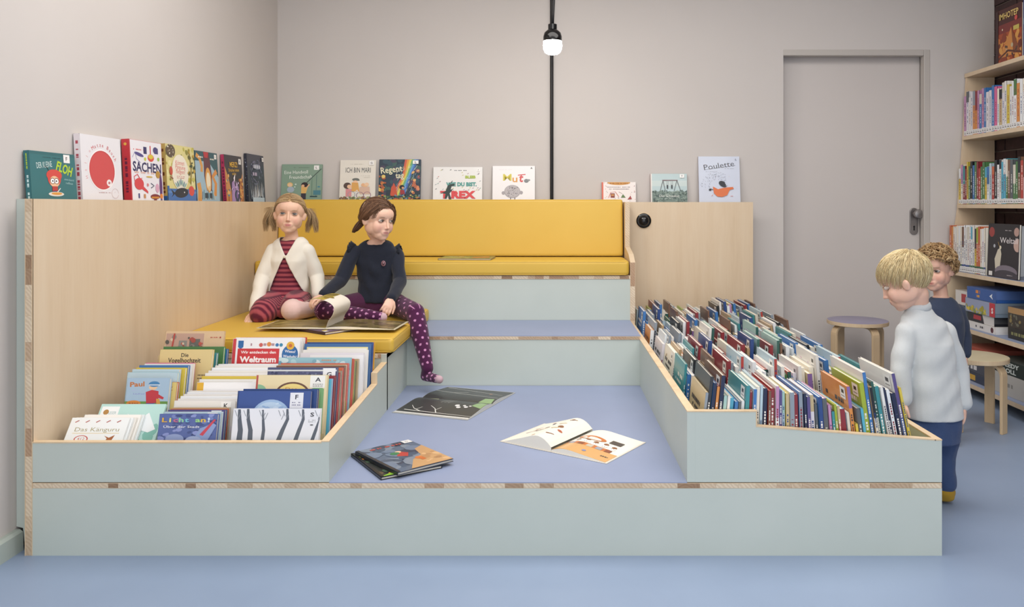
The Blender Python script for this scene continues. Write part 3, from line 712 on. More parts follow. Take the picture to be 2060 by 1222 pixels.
def lift_art(a, h):    # the lip of the panel hides the foot of these covers: the design sits above it
    if a: k = .048; a.v = [(p[0], p[1] if p[1] < .006*h else k+p[1]*(1-k/h), p[2]) for p in a.v]
def ledge_left(key, label, y_near, lean=5):
    w, h, t, c, sc, a, sa = A[key]; lift_art(a, h)
    m = book_meshes(w, h, t, c, sc, a, sa)
    L_ = R(lean)
    x = XL + h*math.sin(L_) + t/2*math.cos(L_) + .004
    put_book(m, label, (x, y_near+w/2, 1.0915+t/2*math.sin(L_)), (-L_, 0, R(90)), 'picture books on the left wall ledge')
ledge_left('flea', 'teal picture book with a red-capped cartoon face, nearest on the left ledge', .072, 4)
ledge_left('circle', 'tall white picture book with a big red circle on its cover', .345, 3)
ledge_left('things', 'white picture book with red spine and large dark blue word', .665, 3)
ledge_left('penguin', 'yellow picture book with a dark whale swimming in blue water below', .965, 3)
ledge_left('arms', 'light blue and teal picture book with long orange arms', 1.285, 4)
ledge_left('dragon', 'dark picture book with yellow title and purple draped figure', 1.62, 4)
ledge_left('night', 'dark blue wintry picture book with white icy peaks near the corner', 1.94, 3)
def ledge_back(key, label, u, lean=7):
    w, h, t, c, sc, a, sa = A[key]; lift_art(a, h)
    m = book_meshes(w, h, t, c, sc, a, sa)
    L_ = R(lean); y = YB - h*math.sin(L_) - t/2*math.cos(L_) - .004
    s = FPX/(y-CAMY)
    put_book(m, label, ((u-1110)/s, y, 1.0915+t/2*math.sin(L_)), (-L_, 0, 0), 'picture books on the back wall ledge')
ledge_back('boat', 'sage green picture book with a child holding a long pole', 605)
ledge_back('trike', 'cream picture book with children riding bicycles above foliage', 718)
ledge_back('rain', 'dark picture book with a rainbow beam and a fox', 803)
ledge_back('dino', 'wide white picture book with small birds and red block letters', 920)
ledge_back('stone', 'white picture book with a round grey pebble character', 1033)
ledge_back('dots', 'small dotted board book with orange top behind the bench end', 1245)
ledge_back('swing', 'grey green picture book with a swing set on its cover', 1346)
ledge_back('hen', 'pale blue picture book with an orange hen-shaped pot', 1448)

# ---- generic crate books: a set of prototypes
PAL = ['#8e2f38', '#b5443c', '#c96a45', '#d98f4a', '#d6c04c', '#a3b43c', '#4d7d4c', '#2f5d56', '#3f8f96', '#58aecb', '#3f78b8', '#2c4a86', '#222c4c', '#5b4f86', '#8a6aa8', '#c38fb8', '#d96a9a',
       '#e8e6e2', '#e3dfe6', '#dfe6ea', '#d8d3c4', '#efe9da', '#bcd3de', '#a7c9c4', '#8f9aa6', '#5e6468', '#34363c', '#20242a', '#7a5a48', '#b79a74', '#c9b58c', '#eceff2']
CN = ['dark red', 'red', 'rust orange', 'orange', 'yellow', 'lime green', 'green', 'dark green', 'teal', 'sky blue', 'blue', 'dark blue', 'navy', 'violet', 'purple', 'pink', 'magenta',
      'white', 'pale lilac', 'pale grey', 'beige', 'cream', 'light blue', 'mint', 'grey', 'dark grey', 'charcoal', 'black', 'brown', 'tan', 'sand', 'off-white']
def generic_art(w, h, ci, rg, label=True):
    a = Art(w, h); c = PAL[ci]
    a.rect(0, 0, 1, 1, c)
    k = rg.randrange(5); c2, c3, c4 = (rg.choice(PAL) for _ in range(3))
    if k == 0: a.rect(0, 0, 1, rg.uniform(.2, .45), c2).circ(rg.uniform(.3, .7), .45, w*.2, c3).circ(.5, .4, w*.1, c4)
    elif k == 1: a.ell(.5, .42, .36, .28, c2).poly([(.3, .2), (.5, .6), (.72, .22)], c3).scatter(10, [c4, '#f2efe8'], .004, .012, .1, .1, .9, .6, rg)
    elif k == 2: a.scatter(26, [c2, c3, c4, '#f2efe8'], .006, .02, .06, .05, .94, .62, rg)
    elif k == 3:
        for q in range(6): a.line([(.1+q*.15, .05), (.15+q*.13, .6)], .006, [c2, c3][q % 2])
    else: a.poly([(0, .1), (.35, .5), (.6, .2), (1, .55), (1, 0), (0, 0)], c2).circ(.75, .62, w*.08, c3).scatter(12, [c4], .003, .008, .1, .3, .9, .9, rg)
    tc = '#f5f2ea' if sum(lin(c)[:3]) < .9 else '#2e2c3a'
    a.dashes(.15, .85, .80, .014, tc, rg).dashes(.25, .75, .72, .010, tc, rg)
    if label and rg.random() < .5: a.rect(.74, .84, .93, .97, '#f2f1ee').rect(.79, .90, .88, .94, '#33343a').rect(.77, .865, .9, .875, '#888888')
    return a
def spine_art(t, h, ci, rg, band=None):
    a = Art(t, h); c = PAL[ci]; a.rect(0, 0, 1, 1, c)
    if rg.random() < .3: a.rect(0, rg.uniform(.5, .8), 1, 1, rg.choice(PAL))
    tc = '#f5f2ea' if sum(lin(c)[:3]) < .9 else rg.choice(['#2e2c3a', '#8e2f38', '#2c4a86'])
    if t > .006:
        z0 = rg.uniform(.15, .3); a.dashes(z0, rg.uniform(.6, .9), .5, min(t*.42, .006), tc, rg, True)
        if rg.random() < .5: a.dashes(.04, .12, .5, min(t*.4, .005), rg.choice(PAL), rg, True)
    if band: a.rect(0, .015, 1, .12, '#eeeeee').rect(.2, .04, .8, .06, '#555555').rect(.2, .08, .7, .09, '#555555')
    return a
rp_ = random.Random(5)
PROT = []
order = [17, 10, 0, 11, 31, 24, 12, 4, 21, 1, 22, 8, 19, 6, 17, 26, 22, 2, 18, 13, 23, 17, 28, 10, 20, 3, 31, 7, 24, 5, 17, 18, 21, 27, 29, 0, 25, 30, 10, 22, 19, 31, 20, 18]
for i, ci in enumerate(order):
    w = rp_.uniform(.19, .265); h = rp_.choice([rp_.uniform(.23, .27), rp_.uniform(.26, .31), rp_.uniform(.29, .335)]); t = rp_.choice([.009, .010, .012, .014, .017, .011, .013])
    if i in (25, 2): w, h = .22, .27
    a = generic_art(w, h, ci, rp_); sa = spine_art(t, h, ci, rp_)
    PROT.append((ci, w, h, t, book_meshes(w, h, t, PAL[ci], None, a, sa, side=1)))
def ordinal(n):
    return str(n)+('th' if 10 <= n % 100 <= 20 else {1: 'st', 2: 'nd', 3: 'rd'}.get(n % 10, 'th'))
ROWN = ['front', 'second', 'third', 'fourth', 'fifth', 'sixth', 'rearmost']
rr = random.Random(21)
def _bk(cc, sc_, w, h, t):
    a = generic_art(w, h, cc, rp_); sa = spine_art(t, h, sc_, rp_); return (sc_, w, h, t, book_meshes(w, h, t, PAL[cc], PAL[sc_], a, sa, side=1))
FRONT = [(30, 24, .25, .28, .010), (27, 26, .26, .33, .012), (10, 12, .24, .31, .012), (0, 0, .24, .30, .010), (28, 12, .28, .335, .014), (23, 23, .22, .27, .012), (17, 17, .22, .27, .010), (9, 9, .22, .26, .014), (10, 10, .22, .25, .012), (24, 25, .23, .25, .010), (31, 31, .25, .25, .012),
 (8, 8, .26, .30, .014), (1, 17, .23, .28, .009), (22, 10, .25, .29, .012), (21, 21, .25, .295, .012), (22, 22, .26, .30, .010), (12, 12, .24, .29, .014), (1, 28, .24, .285, .009), (0, 0, .25, .29, .014), (17, 31, .27, .30, .012), (10, 13, .25, .285, .010), (22, 22, .25, .28, .010), (4, 30, .24, .275, .012),
 (17, 17, .25, .28, .016), (0, 0, .25, .27, .014), (10, 24, .26, .28, .014), (12, 12, .25, .275, .010), (11, 13, .24, .265, .012), (18, 18, .25, .27, .014), (25, 25, .22, .24, .010), (10, 11, .25, .265, .014), (15, 14, .25, .26, .016), (15, 15, .22, .24, .009), (26, 26, .22, .22, .010), (5, 5, .22, .24, .009), (17, 1, .22, .235, .009),
 (9, 10, .22, .225, .018), (31, 20, .22, .215, .010), (3, 3, .25, .30, .012), (4, 4, .18, .18, .009), (24, 25, .23, .23, .012), (9, 9, .23, .23, .010), (5, 5, .26, .31, .016), (17, 10, .30, .345, .012), (29, 20, .25, .30, .010), (7, 7, .26, .315, .010), (23, 8, .25, .30, .014), (17, 17, .26, .30, .010), (12, 12, .25, .295, .010), (31, 31, .27, .29, .012), (12, 12, .25, .28, .014), (17, 11, .28, .345, .012), (4, 4, .24, .30, .009)]
FRONT = [_bk(*q[:4], q[4]*.86) for q in FRONT]
for row in range(7):
    y = .024 + row*.325 + (.0 if row == 0 else .012)
    x = .462 if row < 5 else .4675; n = 0; a_prev = None
    lean0, lean1 = rr.choice([(5, -9), (4, -7), (7, -5), (3, -10)]) if row else (7, -13)
    last = -1
    while True:
        k = rr.randrange(len(PROT))
        if k == last: continue
        if row == 0 and n >= len(FRONT): break
        ci, w, h, t, ms = FRONT[n] if row == 0 else PROT[k]
        f = (x-.462)/.76
        # the books near the far end of each row are a little shorter at the front
        an = R(lean0+(lean1-lean0)*f)
        base_w = t/math.cos(an)
        if n == 0: x += max(0, -h*math.sin(an))
        if a_prev is not None and an < a_prev: x += .325*(math.tan(a_prev)-math.tan(an))*1.02
        if an > 0: adv = base_w
        else: adv = base_w
        right = x+adv + max(0, h*math.sin(an))
        if right > 1.214: break
        dz = abs(t/2*math.sin(an))
        yy = y + w/2 + (rr.choice([0, .004, .01]) if row == 0 else rr.choice([0, .004, .01, .02, .035, .05]))
        n += 1; last = k
        lift = 0
        put_book(ms, f'{CN[ci]} spined picture book, {ordinal(n)} from left in {ROWN[row]} row of right trough',
                 (x+adv/2, yy, Z1+.0005+dz), (-an, 0, R(-90)), f'picture books in the {ROWN[row]} row of the right trough')
        x += adv+.0014; a_prev = an
        if n > 54: break
print('right trough done', len(bpy.data.objects))

# ------------------------------------------------------------ left trough: three columns of board books leaning back
LEAN = R(13)
def trough_book(label, X, Ybase, w, h, t, cover, art=None, spine=None, sart=None, roll=0, group=None, paper='#e9e3d6', lift=0):
    m = book_meshes(w, h, t, cover, spine or cover, art, sart, -1, paper)
    dz = t/2*math.sin(LEAN) + abs(w/2*math.sin(R(roll)))
    return put_book(m, label, (X, Ybase, Z1-.003+.0006+dz+lift), (-LEAN, R(roll), 0), group, 'board book', 'board_book')
def zt(v, s): return CAMZ-(v-414)/s
def hh(v, Y):    # height of a book whose top edge is seen at v when it stands at Y
    s = FPX/(Y+.05-CAMY); return (zt(v, s)-Z1)/math.cos(LEAN)
def xx(u, Y):
    return (u-1110)*(Y+.03-CAMY)/FPX
art = {}
def named():
    a = Art(.285, .22); a.rect(0, 0, 1, 1, '#e9eaf0')
    for x0, x1, y0, w_ in ((.07, .09, .98, .016), (.17, .22, .99, .014), (.34, .35, .97, .010), (.62, .50, .99, .013), (.80, .70, .98, .012), (.99, .89, .8, .010)):
        a.line([(x0, y0), (x0+.01, .75), ((x0+x1)/2+.02, .5), (x1, .02)], w_*.55, '#59606c', w_*1.3)
    for x0 in (.05, .15, .33, .36, .60, .55, .78, .97): a.line([(x0, .82), (x0-.03, .96)], .002, '#8b8f99').line([(x0+.01, .74), (x0+.04, .90)], .002, '#8b8f99')
    for x0 in (.08, .70, .35): a.ell(x0, .22, .03, .035, '#2b2d33', 10)
    a.text('S', .91, .86, .020, '#33353d', bold=.02).dashes(.87, .95, .73, .003, '#888888', rg).dashes(.87, .95, .69, .003, '#888888', rg).ell(.91, .62, .02, .012, '#444444')
    art['s'] = a
    a = Art(.245, .25); a.rect(0, 0, 1, 1, '#3a5596').rect(0, 0, .02, 1, '#2d4478').ell(.47, .58, .26, .28, '#9fbcdf', 30).ell(.46, .60, .22, .22, '#b9d0e8', 24).scatter(20, ['#a9c3e2', '#93b2da', '#c9dcf0'], .006, .014, .3, .5, .62, .8, rg).dashes(.28, .66, .66, .006, '#3a4a72', rg)
    a.rect(.72, .72, .90, .97, '#e6e8f0').text('F', .81, .90, .018, '#26283a', bold=.02).dashes(.75, .87, .81, .004, '#777799', rg).dashes(.75, .87, .77, .004, '#777799', rg)
    art['f'] = a
    a = Art(.245, .272); a.rect(0, 0, 1, 1, '#e8d9b0').rect(0, 0, .03, 1, '#c05a5a').ell(.03, .74, .12, .10, '#8fbf9c').rect(.0, 0, .03, 1, '#b5544f')
    a.ell(.52, .68, .24, .20, '#6a4a3c', 30).ell(.52, .68, .21, .17, '#edd98a', 28).text('Des', .50, .76, .014, '#c77a3a', 0, .16).dashes(.42, .62, .68, .010, '#c77a3a', rg)
    a.rect(.78, 0, .96, .76, '#7fb07c').poly([(.78, .76), (.88, .82), (.96, .76)], '#7fb07c').rect(.76, .78, .97, .99, '#f0efea').text('A', .87, .92, .019, '#26283a', bold=.02).dashes(.80, .94, .84, .004, '#888888', rg).dashes(.80, .94, .81, .004, '#888888', rg)
    art['a'] = a
    a = Art(.245, .30); a.rect(0, 0, 1, 1, '#4b5378').rect(.02, .8, .98, .95, '#5a5f84').scatter(60, ['#6a6f94', '#3f4668', '#7a8aa8'], .002, .006, .02, .78, .98, .98, rg).rect(0, .95, 1, .97, '#d8dcdf').rect(.80, .84, .98, .99, '#eceff2').text('G', .89, .91, .018, '#26283a', bold=.02)
    art['g'] = a
    a = Art(.27, .30); a.rect(0, 0, 1, 1, '#8fbcc9').scatter(60, ['#a9d0d8', '#7dabbb', '#c6dfe2', '#6f9fb5'], .008, .02, .02, .5, .98, .98, rg).text('Bilder', .55, .88, .018, '#4d6f7c', 3, .30).poly([(.68, .78), (.99, .84), (.99, .72), (.68, .68)], '#cf4f52').dashes(.6, .8, .96, .004, '#d98a4a', rg).line([(.0, .78), (.2, .84), (.35, .78), (.6, .80)], .004, '#d9a0a0')
    art['b'] = a
    a = Art(.27, .29); a.rect(0, 0, 1, 1, '#3f6aa0').rect(.04, .0, .96, .95, '#e5dca0').rect(.06, 0, .94, .93, '#f0eee9').dashes(.25, .75, .86, .008, '#a5a4ac', rg).circ(.82, .80, .004, '#555555').scatter(24, ['#4a7a5a', '#3a5a8a', '#7a9a4a'], .004, .010, .62, .60, .9, .72, rg)
    art['w'] = a
    a = Art(.21, .30); a.rect(0, 0, 1, 1, '#eeeef2').text('Das Buch', .55, .90, .016, '#4a63a8', 0, .55).line([(.62, .1), (.62, .55), (.58, .78)], .014, '#c2894a', .005).line([(.62, .5), (.80, .74)], .006, '#c2894a', .002).line([(.62, .5), (.42, .74)], .006, '#c2894a', .002).line([(.62, .62), (.70, .82)], .004, '#c2894a', .002).ell(.5, .38, .06, .05, '#26262c').circ(.48, .12, .018, '#c9444a').circ(.48, .12, .010, '#efe6e2')
    art['t'] = a
    a = Art(.27, .285); a.rect(0, 0, 1, 1, '#edeef2').rect(0, 0, .05, 1, '#c94048').poly([(.08, .97), (.16, .97), (.16, .88), (.12, .85), (.08, .88)], '#2f6aa8').dashes(.2, .62, .915, .010, '#b08f9a', rg).circ(.42, .91, .008, '#c9605a').circ(.54, .92, .009, '#d98a4a').circ(.66, .91, .007, '#3a78b0').circ(.72, .91, .007, '#3a8ab0')
    a.rect(.08, .60, .70, .86, '#c8383e').text('Wir entdecken den', .39, .81, .011, '#f4efef', 0, .52, .02).text('Weltraum', .39, .71, .022, '#f6f2f2', 0, .54, .04)
    a.ell(.86, .78, .12, .13, '#2f6aa8').circ(.86, .90, .016, '#e0b03c').circ(.86, .90, .007, '#c96a3a').text('Wieso?', .86, .82, .010, '#f0f0f4', -4, .16, .02).text('Weshalb?', .86, .75, .010, '#f0f0f4', -4, .20, .02)
    art['space'] = a
    a = Art(.25, .27); a.rect(0, 0, 1, 1, '#f0f0f2').rect(0, 0, .10, 1, '#dfae36').line([(.1, .72), (1, .72)], .0018, '#8a8a94').text('Der', .55, .60, .018, '#33508f', 0, .18, .02).ell(.88, .62, .11, .13, '#2f5aa0').circ(.90, .74, .014, '#e0b03c').dashes(.14, .34, .76, .004, '#8a7a7a', rg).dashes(.42, .7, .52, .003, '#8a8a94', rg).circ(.66, .78, .007, '#9a8a4a')
    art['der'] = a
    a = Art(.19, .23); a.rect(0, 0, 1, 1, '#5d6ea8').scatter(60, ['#7a88bf', '#49598f', '#8f9ad0', '#3f4d80'], .006, .016, 0, 0, 1, .98, rg).poly([(.55, .1), (.72, .62), (.95, .75), (1, .7), (.8, .1)], '#8fa3cf').poly([(.72, .45), (.95, .86), (.98, .84), (.78, .42)], '#cf4a5a').circ(.30, .34, .030, '#97a6cf').circ(.62, .3, .026, '#a9b6d8')
    for i, (ch, c) in enumerate(zip('Licht an!', ['#e0b04a', '#e8e27a', '#c96a8a', '#8fd0a0', '#7fc0d8', '#ffffff', '#a0d890', '#e8c04a', '#d0e0f0'])):
        if ch != ' ': a.text(ch, .10+i*.095, .84, .026, c, bold=.03)
    a.text('Über der Stadt', .40, .66, .014, '#e8eaf4', 0, .62, .01)
    art['light'] = a
    a = Art(.145, .165); a.rect(0, 0, 1, 1, '#a9c3da').rect(0, 0, 1, .26, '#6f9a4c').text('Paul', .24, .80, .024, '#c2763f', 4, .34, .03).text('fährt', .22, .60, .009, '#b4c0e0', 0, .18).text('Laufrad', .30, .50, .009, '#8f8fd0', 0, .26)
    a.circ(.62, .70, .014, '#f0c8a0').ell(.64, .80, .13, .09, '#4a86b8').rect(.52, .76, .78, .79, '#dfe6ee').poly([(.46, .55), (.60, .62), (.76, .58), (.78, .22), (.50, .18)], '#c23a46').poly([(.74, .5), (.90, .38), (.88, .32), (.74, .38)], '#c23a46').rect(.50, .06, .70, .20, '#4a6ab0').poly([(.72, .34), (.80, .34), (.86, .02), (.76, .02)], '#d8a04a').ell(.20, .20, .17, .09, '#dd8a3c').dashes(.09, .31, .20, .005, '#b05a2a', rg)
    art['paul'] = a
    a = Art(.17, .24); a.rect(0, 0, 1, 1, '#dfc77c').text('WANZ', .70, .90, .014, '#b8622c', 0, .42, .02).text('TANZ', .72, .48, .015, '#4a3a2a', 0, .40, .02).dashes(.5, .9, .70, .007, '#6a5a3a', rg).dashes(.5, .9, .62, .007, '#7a6a3a', rg).dashes(.5, .9, .3, .006, '#7a8a4a', rg)
    art['tanz'] = a
    a = Art(.20, .30); a.rect(0, 0, 1, 1, '#dcc890').text('Die', .48, .93, .014, '#3a3430', 0, .14, .02).text('Vogelhochzeit', .48, .865, .017, '#3a3430', 0, .62, .02).dashes(.76, .9, .68, .004, '#5a5040', rg).dashes(.76, .88, .64, .004, '#5a5040', rg).circ(.8, .14, .014, '#5a3a3a').circ(.78, .07, .012, '#8a3a3a').ell(.3, .35, .16, .12, '#c9a85a')
    art['vogel'] = a
    a = Art(.225, .30); a.rect(0, 0, 1, 1, '#dcbf9c').rect(.02, .3, .66, .97, '#c2a091').rect(.24, .62, .38, .88, '#8f8c86').rect(.42, .60, .60, .90, '#6a6a66').scatter(50, ['#c05a50', '#8a8680', '#5a5854', '#d9c9b0', '#a85048'], .004, .010, .03, .45, .64, .96, rg).line([(.10, .5), (.16, .97)], .006, '#b84a44').ell(.70, .52, .13, .16, '#5a8fc0').dashes(.74, .9, .92, .003, '#c0504a', rg).circ(.94, .92, .003, '#b03a3a')
    art['map'] = a
    a = Art(.20, .155); a.rect(0, 0, 1, 1, '#eceff0').text('Das Känguru', .50, .66, .018, '#a39a70', 0, .76).line([(.1, .55), (.9, .55)], .0018, '#d8b44a').ell(.28, .38, .12, .11, '#c2504a').ell(.28, .38, .10, .09, '#eceff0').text('412', .28, .39, .012, '#c2504a').poly([(.68, .2), (.72, .4), (.66, .48), (.75, .42), (.84, .5), (.8, .3), (.8, .2)], '#a5643c')
    for k in range(5): a.line([(.08+k*.18, .86), (.14+k*.18, .92)], .004, '#b0605a')
    art['roo'] = a
    a = Art(.235, .24); a.rect(0, 0, 1, 1, '#b5dad4').rect(.03, .76, .30, .96, '#eceff0').circ(.11, .87, .010, '#b0844a').text('LESER', .21, .86, .010, '#8fb0b0', 0, .12).scatter(30, ['#9fd0c8', '#e8f0ee', '#7fb8ac', '#c9e6e0'], .01, .025, .3, .05, .95, .6, rg).poly([(.45, .85), (.62, .72), (.78, .86), (.95, .6), (.85, .55), (.6, .62)], '#e9eef0').text('Null', .62, .58, .018, '#d0707a', 10, .24, .02).scatter(10, ['#4f8f86', '#6aa89a'], .006, .012, .4, .1, .85, .4, rg)
    art['leser'] = a
named()
G_C = 'board books in the right column of the left trough'
G_B = 'board books in the middle column of the left trough'
G_A = 'board books in the column along the birch panel'
def filler(Xc, Y, vtop, wr, g, label, side_u=None, cset=None, t=None, arty=True):
    ci = rg.choice(cset) if cset else rg.randrange(len(PAL))
    h = hh(vtop, Y); w = rg.uniform(*wr); t = t or rg.uniform(.010, .016)
    a = generic_art(w, h, ci, rg, False) if arty else None
    if a:
        sx = .82
        if rg.random() < .4: a.sticker(rg.choice('BEKMRT'), .86, .90, .034)
    return trough_book(label.format(CN[ci]), Xc, Y, w, h, t, PAL[ci], a, None, None, 0, g)
# right column, front to back: (Y, label, u centre, v top, w, key or None, cover colour)
colC = [
 (.030, 'white picture book with bare grey tree trunks at the very front of the trough', 555, 822, .285, 's', '#e9eaf0'),
 (.052, None, 566, 830, .23, None, '#33477f'), (.075, 'dark blue picture book with a pale full moon behind the tree trunk book', 548, 788, .245, 'f', '#33477f'),
 (.098, None, 560, 784, .25, None, '#33477f'), (.120, None, 565, 788, .24, None, None),
 (.145, 'cream picture book with a brown arch behind the moon book', 582, 757, .245, 'a', '#d9c89a'),
 (.168, None, 592, 764, .245, None, '#8fb0cf'), (.190, None, 597, 758, .25, None, '#7f2e3c'),
 (.215, 'slate blue board book with a letter sticker behind the cream arch book', 603, 742, .245, 'g', '#4b5378'),
 (.240, None, 608, 752, .245, None, '#b03a48'), (.262, None, 611, 748, .25, None, '#9a8f80'), (.285, None, 615, 742, .25, None, '#c9605a'),
 (.310, None, 620, 738, .25, None, '#8a6a5a'), (.335, None, 623, 736, .25, None, '#d0b0a0'), (.360, None, 628, 733, .25, None, '#cf6a6a'),
 (.385, 'light teal sea-coloured board book in the middle of the right column', 628, 722, .27, 'b', '#8fbcc9'),
 (.410, None, 634, 724, .27, None, '#c94a4a'), (.435, None, 640, 726, .26, None, '#a5985a'), (.460, None, 646, 728, .25, None, '#6a7a5a'), (.485, None, 652, 724, .25, None, '#b8a88a'),
 (.520, 'white picture book with a bare brown tree near the trough side', 694, 716, .21, 't', '#e4e4ea'),
 (.550, None, 664, 712, .25, None, '#dcd8e0'), (.590, None, 672, 706, .26, None, '#e8e6e2'),
 (.640, 'white picture book framed in yellow and blue near the cushion', 685, 694, .27, 'w', '#3f6aa0'), (.675, None, 684, 691, .27, None, '#2c5a9a'), (.71, None, 686, 690, .28, None, '#d6a83c')]
SQ = {'paul': .64, 'light': .52, 's': .62, 'f': .8, 'a': .72, 'g': .9, 'b': .8, 'w': .9, 't': .8}
def run_col(rows, group, colname):
    prevY = None
    for i, (Y, lab, u, v, w, key, col) in enumerate(rows):
        t = min(.018, (rows[i+1][0]-Y)*math.cos(LEAN)-.0015) if i+1 < len(rows) else .014
        X = xx(u, Y)
        if colname == 'right': X = min(X, -.736-w/2)
        if colname == 'middle': X = min(X, -1.012-w/2)
        if colname == 'panel': X = max(X, XA+.004+w/2)
        h = max(.12, hh(v, Y))
        if key:
            a = art[key]; sc = w/a.w; sq = SQ.get(key, 1); y0 = h-a.h*sc*sq
            a.v = [(p[0]*sc, max(p[1]*sc*sq+y0, .001), p[2]) for p in a.v]; a.w, a.h = w, h
            trough_book(lab, X, Y, w, h, t, col, a, None, None, 0, group)
        else:
            ci = rg.randrange(len(PAL)) if col is None else min(range(len(PAL)), key=lambda k: sum((lin(PAL[k])[j]-lin(col)[j])**2 for j in range(3)))
            col = col or PAL[ci]
            a = generic_art(w, h, ci, rg, False)
            if rg.random() < .35: a.sticker(rg.choice('BEKMRT'), .85, .90, .034)
            lab = f'{CN[ci]} board book, {ordinal(i+1)} from the front in the {colname} column of the left trough'
            if colname == 'panel': lab = f'{CN[ci]} board book, {ordinal(i+1)} from the front in the column along the panel'
            trough_book(lab, X, Y, w, h, t, col, a, None, None, 0, group)
run_col(colC, G_C, 'right')
colB = [
 (.035, 'blue night-sky board book with bright coloured lettering at the trough front', 378, 832, .19, 'light', '#5d6ea8'),
 (.058, None, 386, 828, .19, None, '#b8cfe0'), (.082, None, 394, 824, .19, None, '#4a5f90'), (.106, None, 398, 822, .19, None, '#c25a3c'), (.130, None, 402, 819, .19, None, '#c8b8a0'),
 (.155, None, 410, 806, .21, None, '#ece9ea'), (.180, None, 416, 802, .21, None, '#ece9ea'), (.205, None, 424, 797, .22, None, '#f0eeee'), (.230, None, 430, 793, .22, None, '#e9e4e6'), (.255, None, 436, 789, .22, None, '#f0eeee'), (.280, None, 440, 786, .22, None, '#ece9ea'),
 (.305, 'white board book with yellow spine and small blue badge in middle column', 462, 770, .25, 'der', '#f0f0f2'),
 (.330, None, 466, 764, .25, None, '#ece9ea'), (.355, None, 470, 758, .25, None, '#dfae36'), (.380, None, 476, 752, .25, None, '#f0eeee'), (.405, None, 482, 747, .25, None, '#ece9ea'), (.430, None, 488, 741, .25, None, '#f0eeee'), (.455, None, 494, 737, .25, None, '#e9e4e6'), (.480, None, 500, 734, .25, None, '#f0eeee'), (.505, None, 506, 735, .25, None, '#ece9ea'), (.530, None, 512, 735, .25, None, '#f0eeee'), (.56, None, 518, 733, .25, None, '#ece9ea'),
 (.60, 'white board book with a large red title block near the cushion', 542, 684, .27, 'space', '#edeef2'),
 (.625, None, 545, 682, .27, None, '#f0eeee'), (.65, None, 546, 682, .27, None, '#ece9ea'), (.675, None, 547, 681, .27, None, '#c94048')]
run_col(colB, G_B, 'middle')
colA = [
 (.228, 'small light blue board book showing a child in red jacket', 293, 762, .15, 'paul', '#a9c3da'),
 (.250, 'orange brown board book with lettering in capitals beside the blue one', 306, 770, .16, 'tanz', '#c06a3c'),
 (.272, None, 300, 751, .18, None, '#a9cfd8'), (.296, None, 306, 745, .17, None, '#c5cfe2'), (.319, None, 316, 742, .18, None, '#d8c84a'), (.342, None, 322, 737, .18, None, '#3f6fae'), (.362, None, 332, 734, .18, None, '#e8e2dc'), (.39, None, 334, 732, .18, None, '#d8909a'),
 (.43, 'sand coloured songbook with black title in the column along the panel', 366, 706, .20, 'vogel', '#cdb878'),
 (.47, None, 362, 716, .20, None, '#d8b8b0'), (.51, None, 372, 712, .22, None, '#5a8f96'),
 (.56, None, 382, 700, .24, None, '#3f8a4c'), (.60, None, 390, 704, .24, None, '#3f6fae'), (.64, 'tan rounded board book with grey and red machinery, rearmost along the panel', 382, 669, .24, 'map', '#d4b48c')]
run_col(colA, G_A, 'panel')
# slanting stack at the front of the panel column
PL = R(38)
for k in range(6):
    Y = .030+k*.0128+(.004 if k == 5 else 0)
    wd, ht, X = .195, .205-.003*(k % 3), -1.520+k*.006
    if k == 0: a, lab, c = art['roo'], 'white board book with thin grey title, frontmost of the leaning pile', '#eceff0'
    elif k == 5: wd, ht, X, a, lab, c = .225, .236, -1.455, art['leser'], 'mint green board book with white patches behind the thin white pile', '#b5dad4'
    else:
        a = None; c = ['#eceff0', '#e6e2dc', '#f0eeea', '#dfe6e8', '#ece6e0'][k-1]; lab = f'thin white board book, {ordinal(k+1)} from the front in the leaning pile'
    if a is not None: sc = wd/a.w; sq = .8 if k == 0 else 1; a.v = [(p[0]*sc, max(p[1]*sc*sq+ht-a.h*sc*sq, .001), p[2]) for p in a.v]
    m = book_meshes(wd, ht, .009, c, '#dcd6ca', a, None)
    put_book(m, lab, (X, Y, Z1-.003+.0045*math.sin(PL)+.0008), (-PL, 0, 0), 'thin board books leaning back at the trough front', 'board book', 'board_book')

# ------------------------------------------------------------ books lying about
def flat_book(label, c, ang, w, h, t, cover, art_=None, spine=None, z=0, group=None, sticker=None):
    """closed book lying flat: cover up; c = centre (x,y)"""
    m = book_meshes(w, h, t, cover, spine or cover, art_, None)
    # local: cover plane faces -y, height along z -> lay down: rotate -90 about x makes -y -> +z
    o = put_book(m, label, (c[0], c[1], z+t/2+.0006), (R(-90), 0, 0), group)
    o.rotation_euler = (Matrix.Rotation(R(ang), 3, 'Z') @ Matrix.Rotation(R(-90), 3, 'X')).to_euler()
    off = Matrix.Rotation(R(ang), 3, 'Z') @ Vector((0, h/2, 0))
    o.location = Vector((c[0], c[1], z+t/2+.0006)) - off
    return o
def P(u, v, z):
    s = (v-414)/(CAMZ-z); p = at(u, v, s); return p
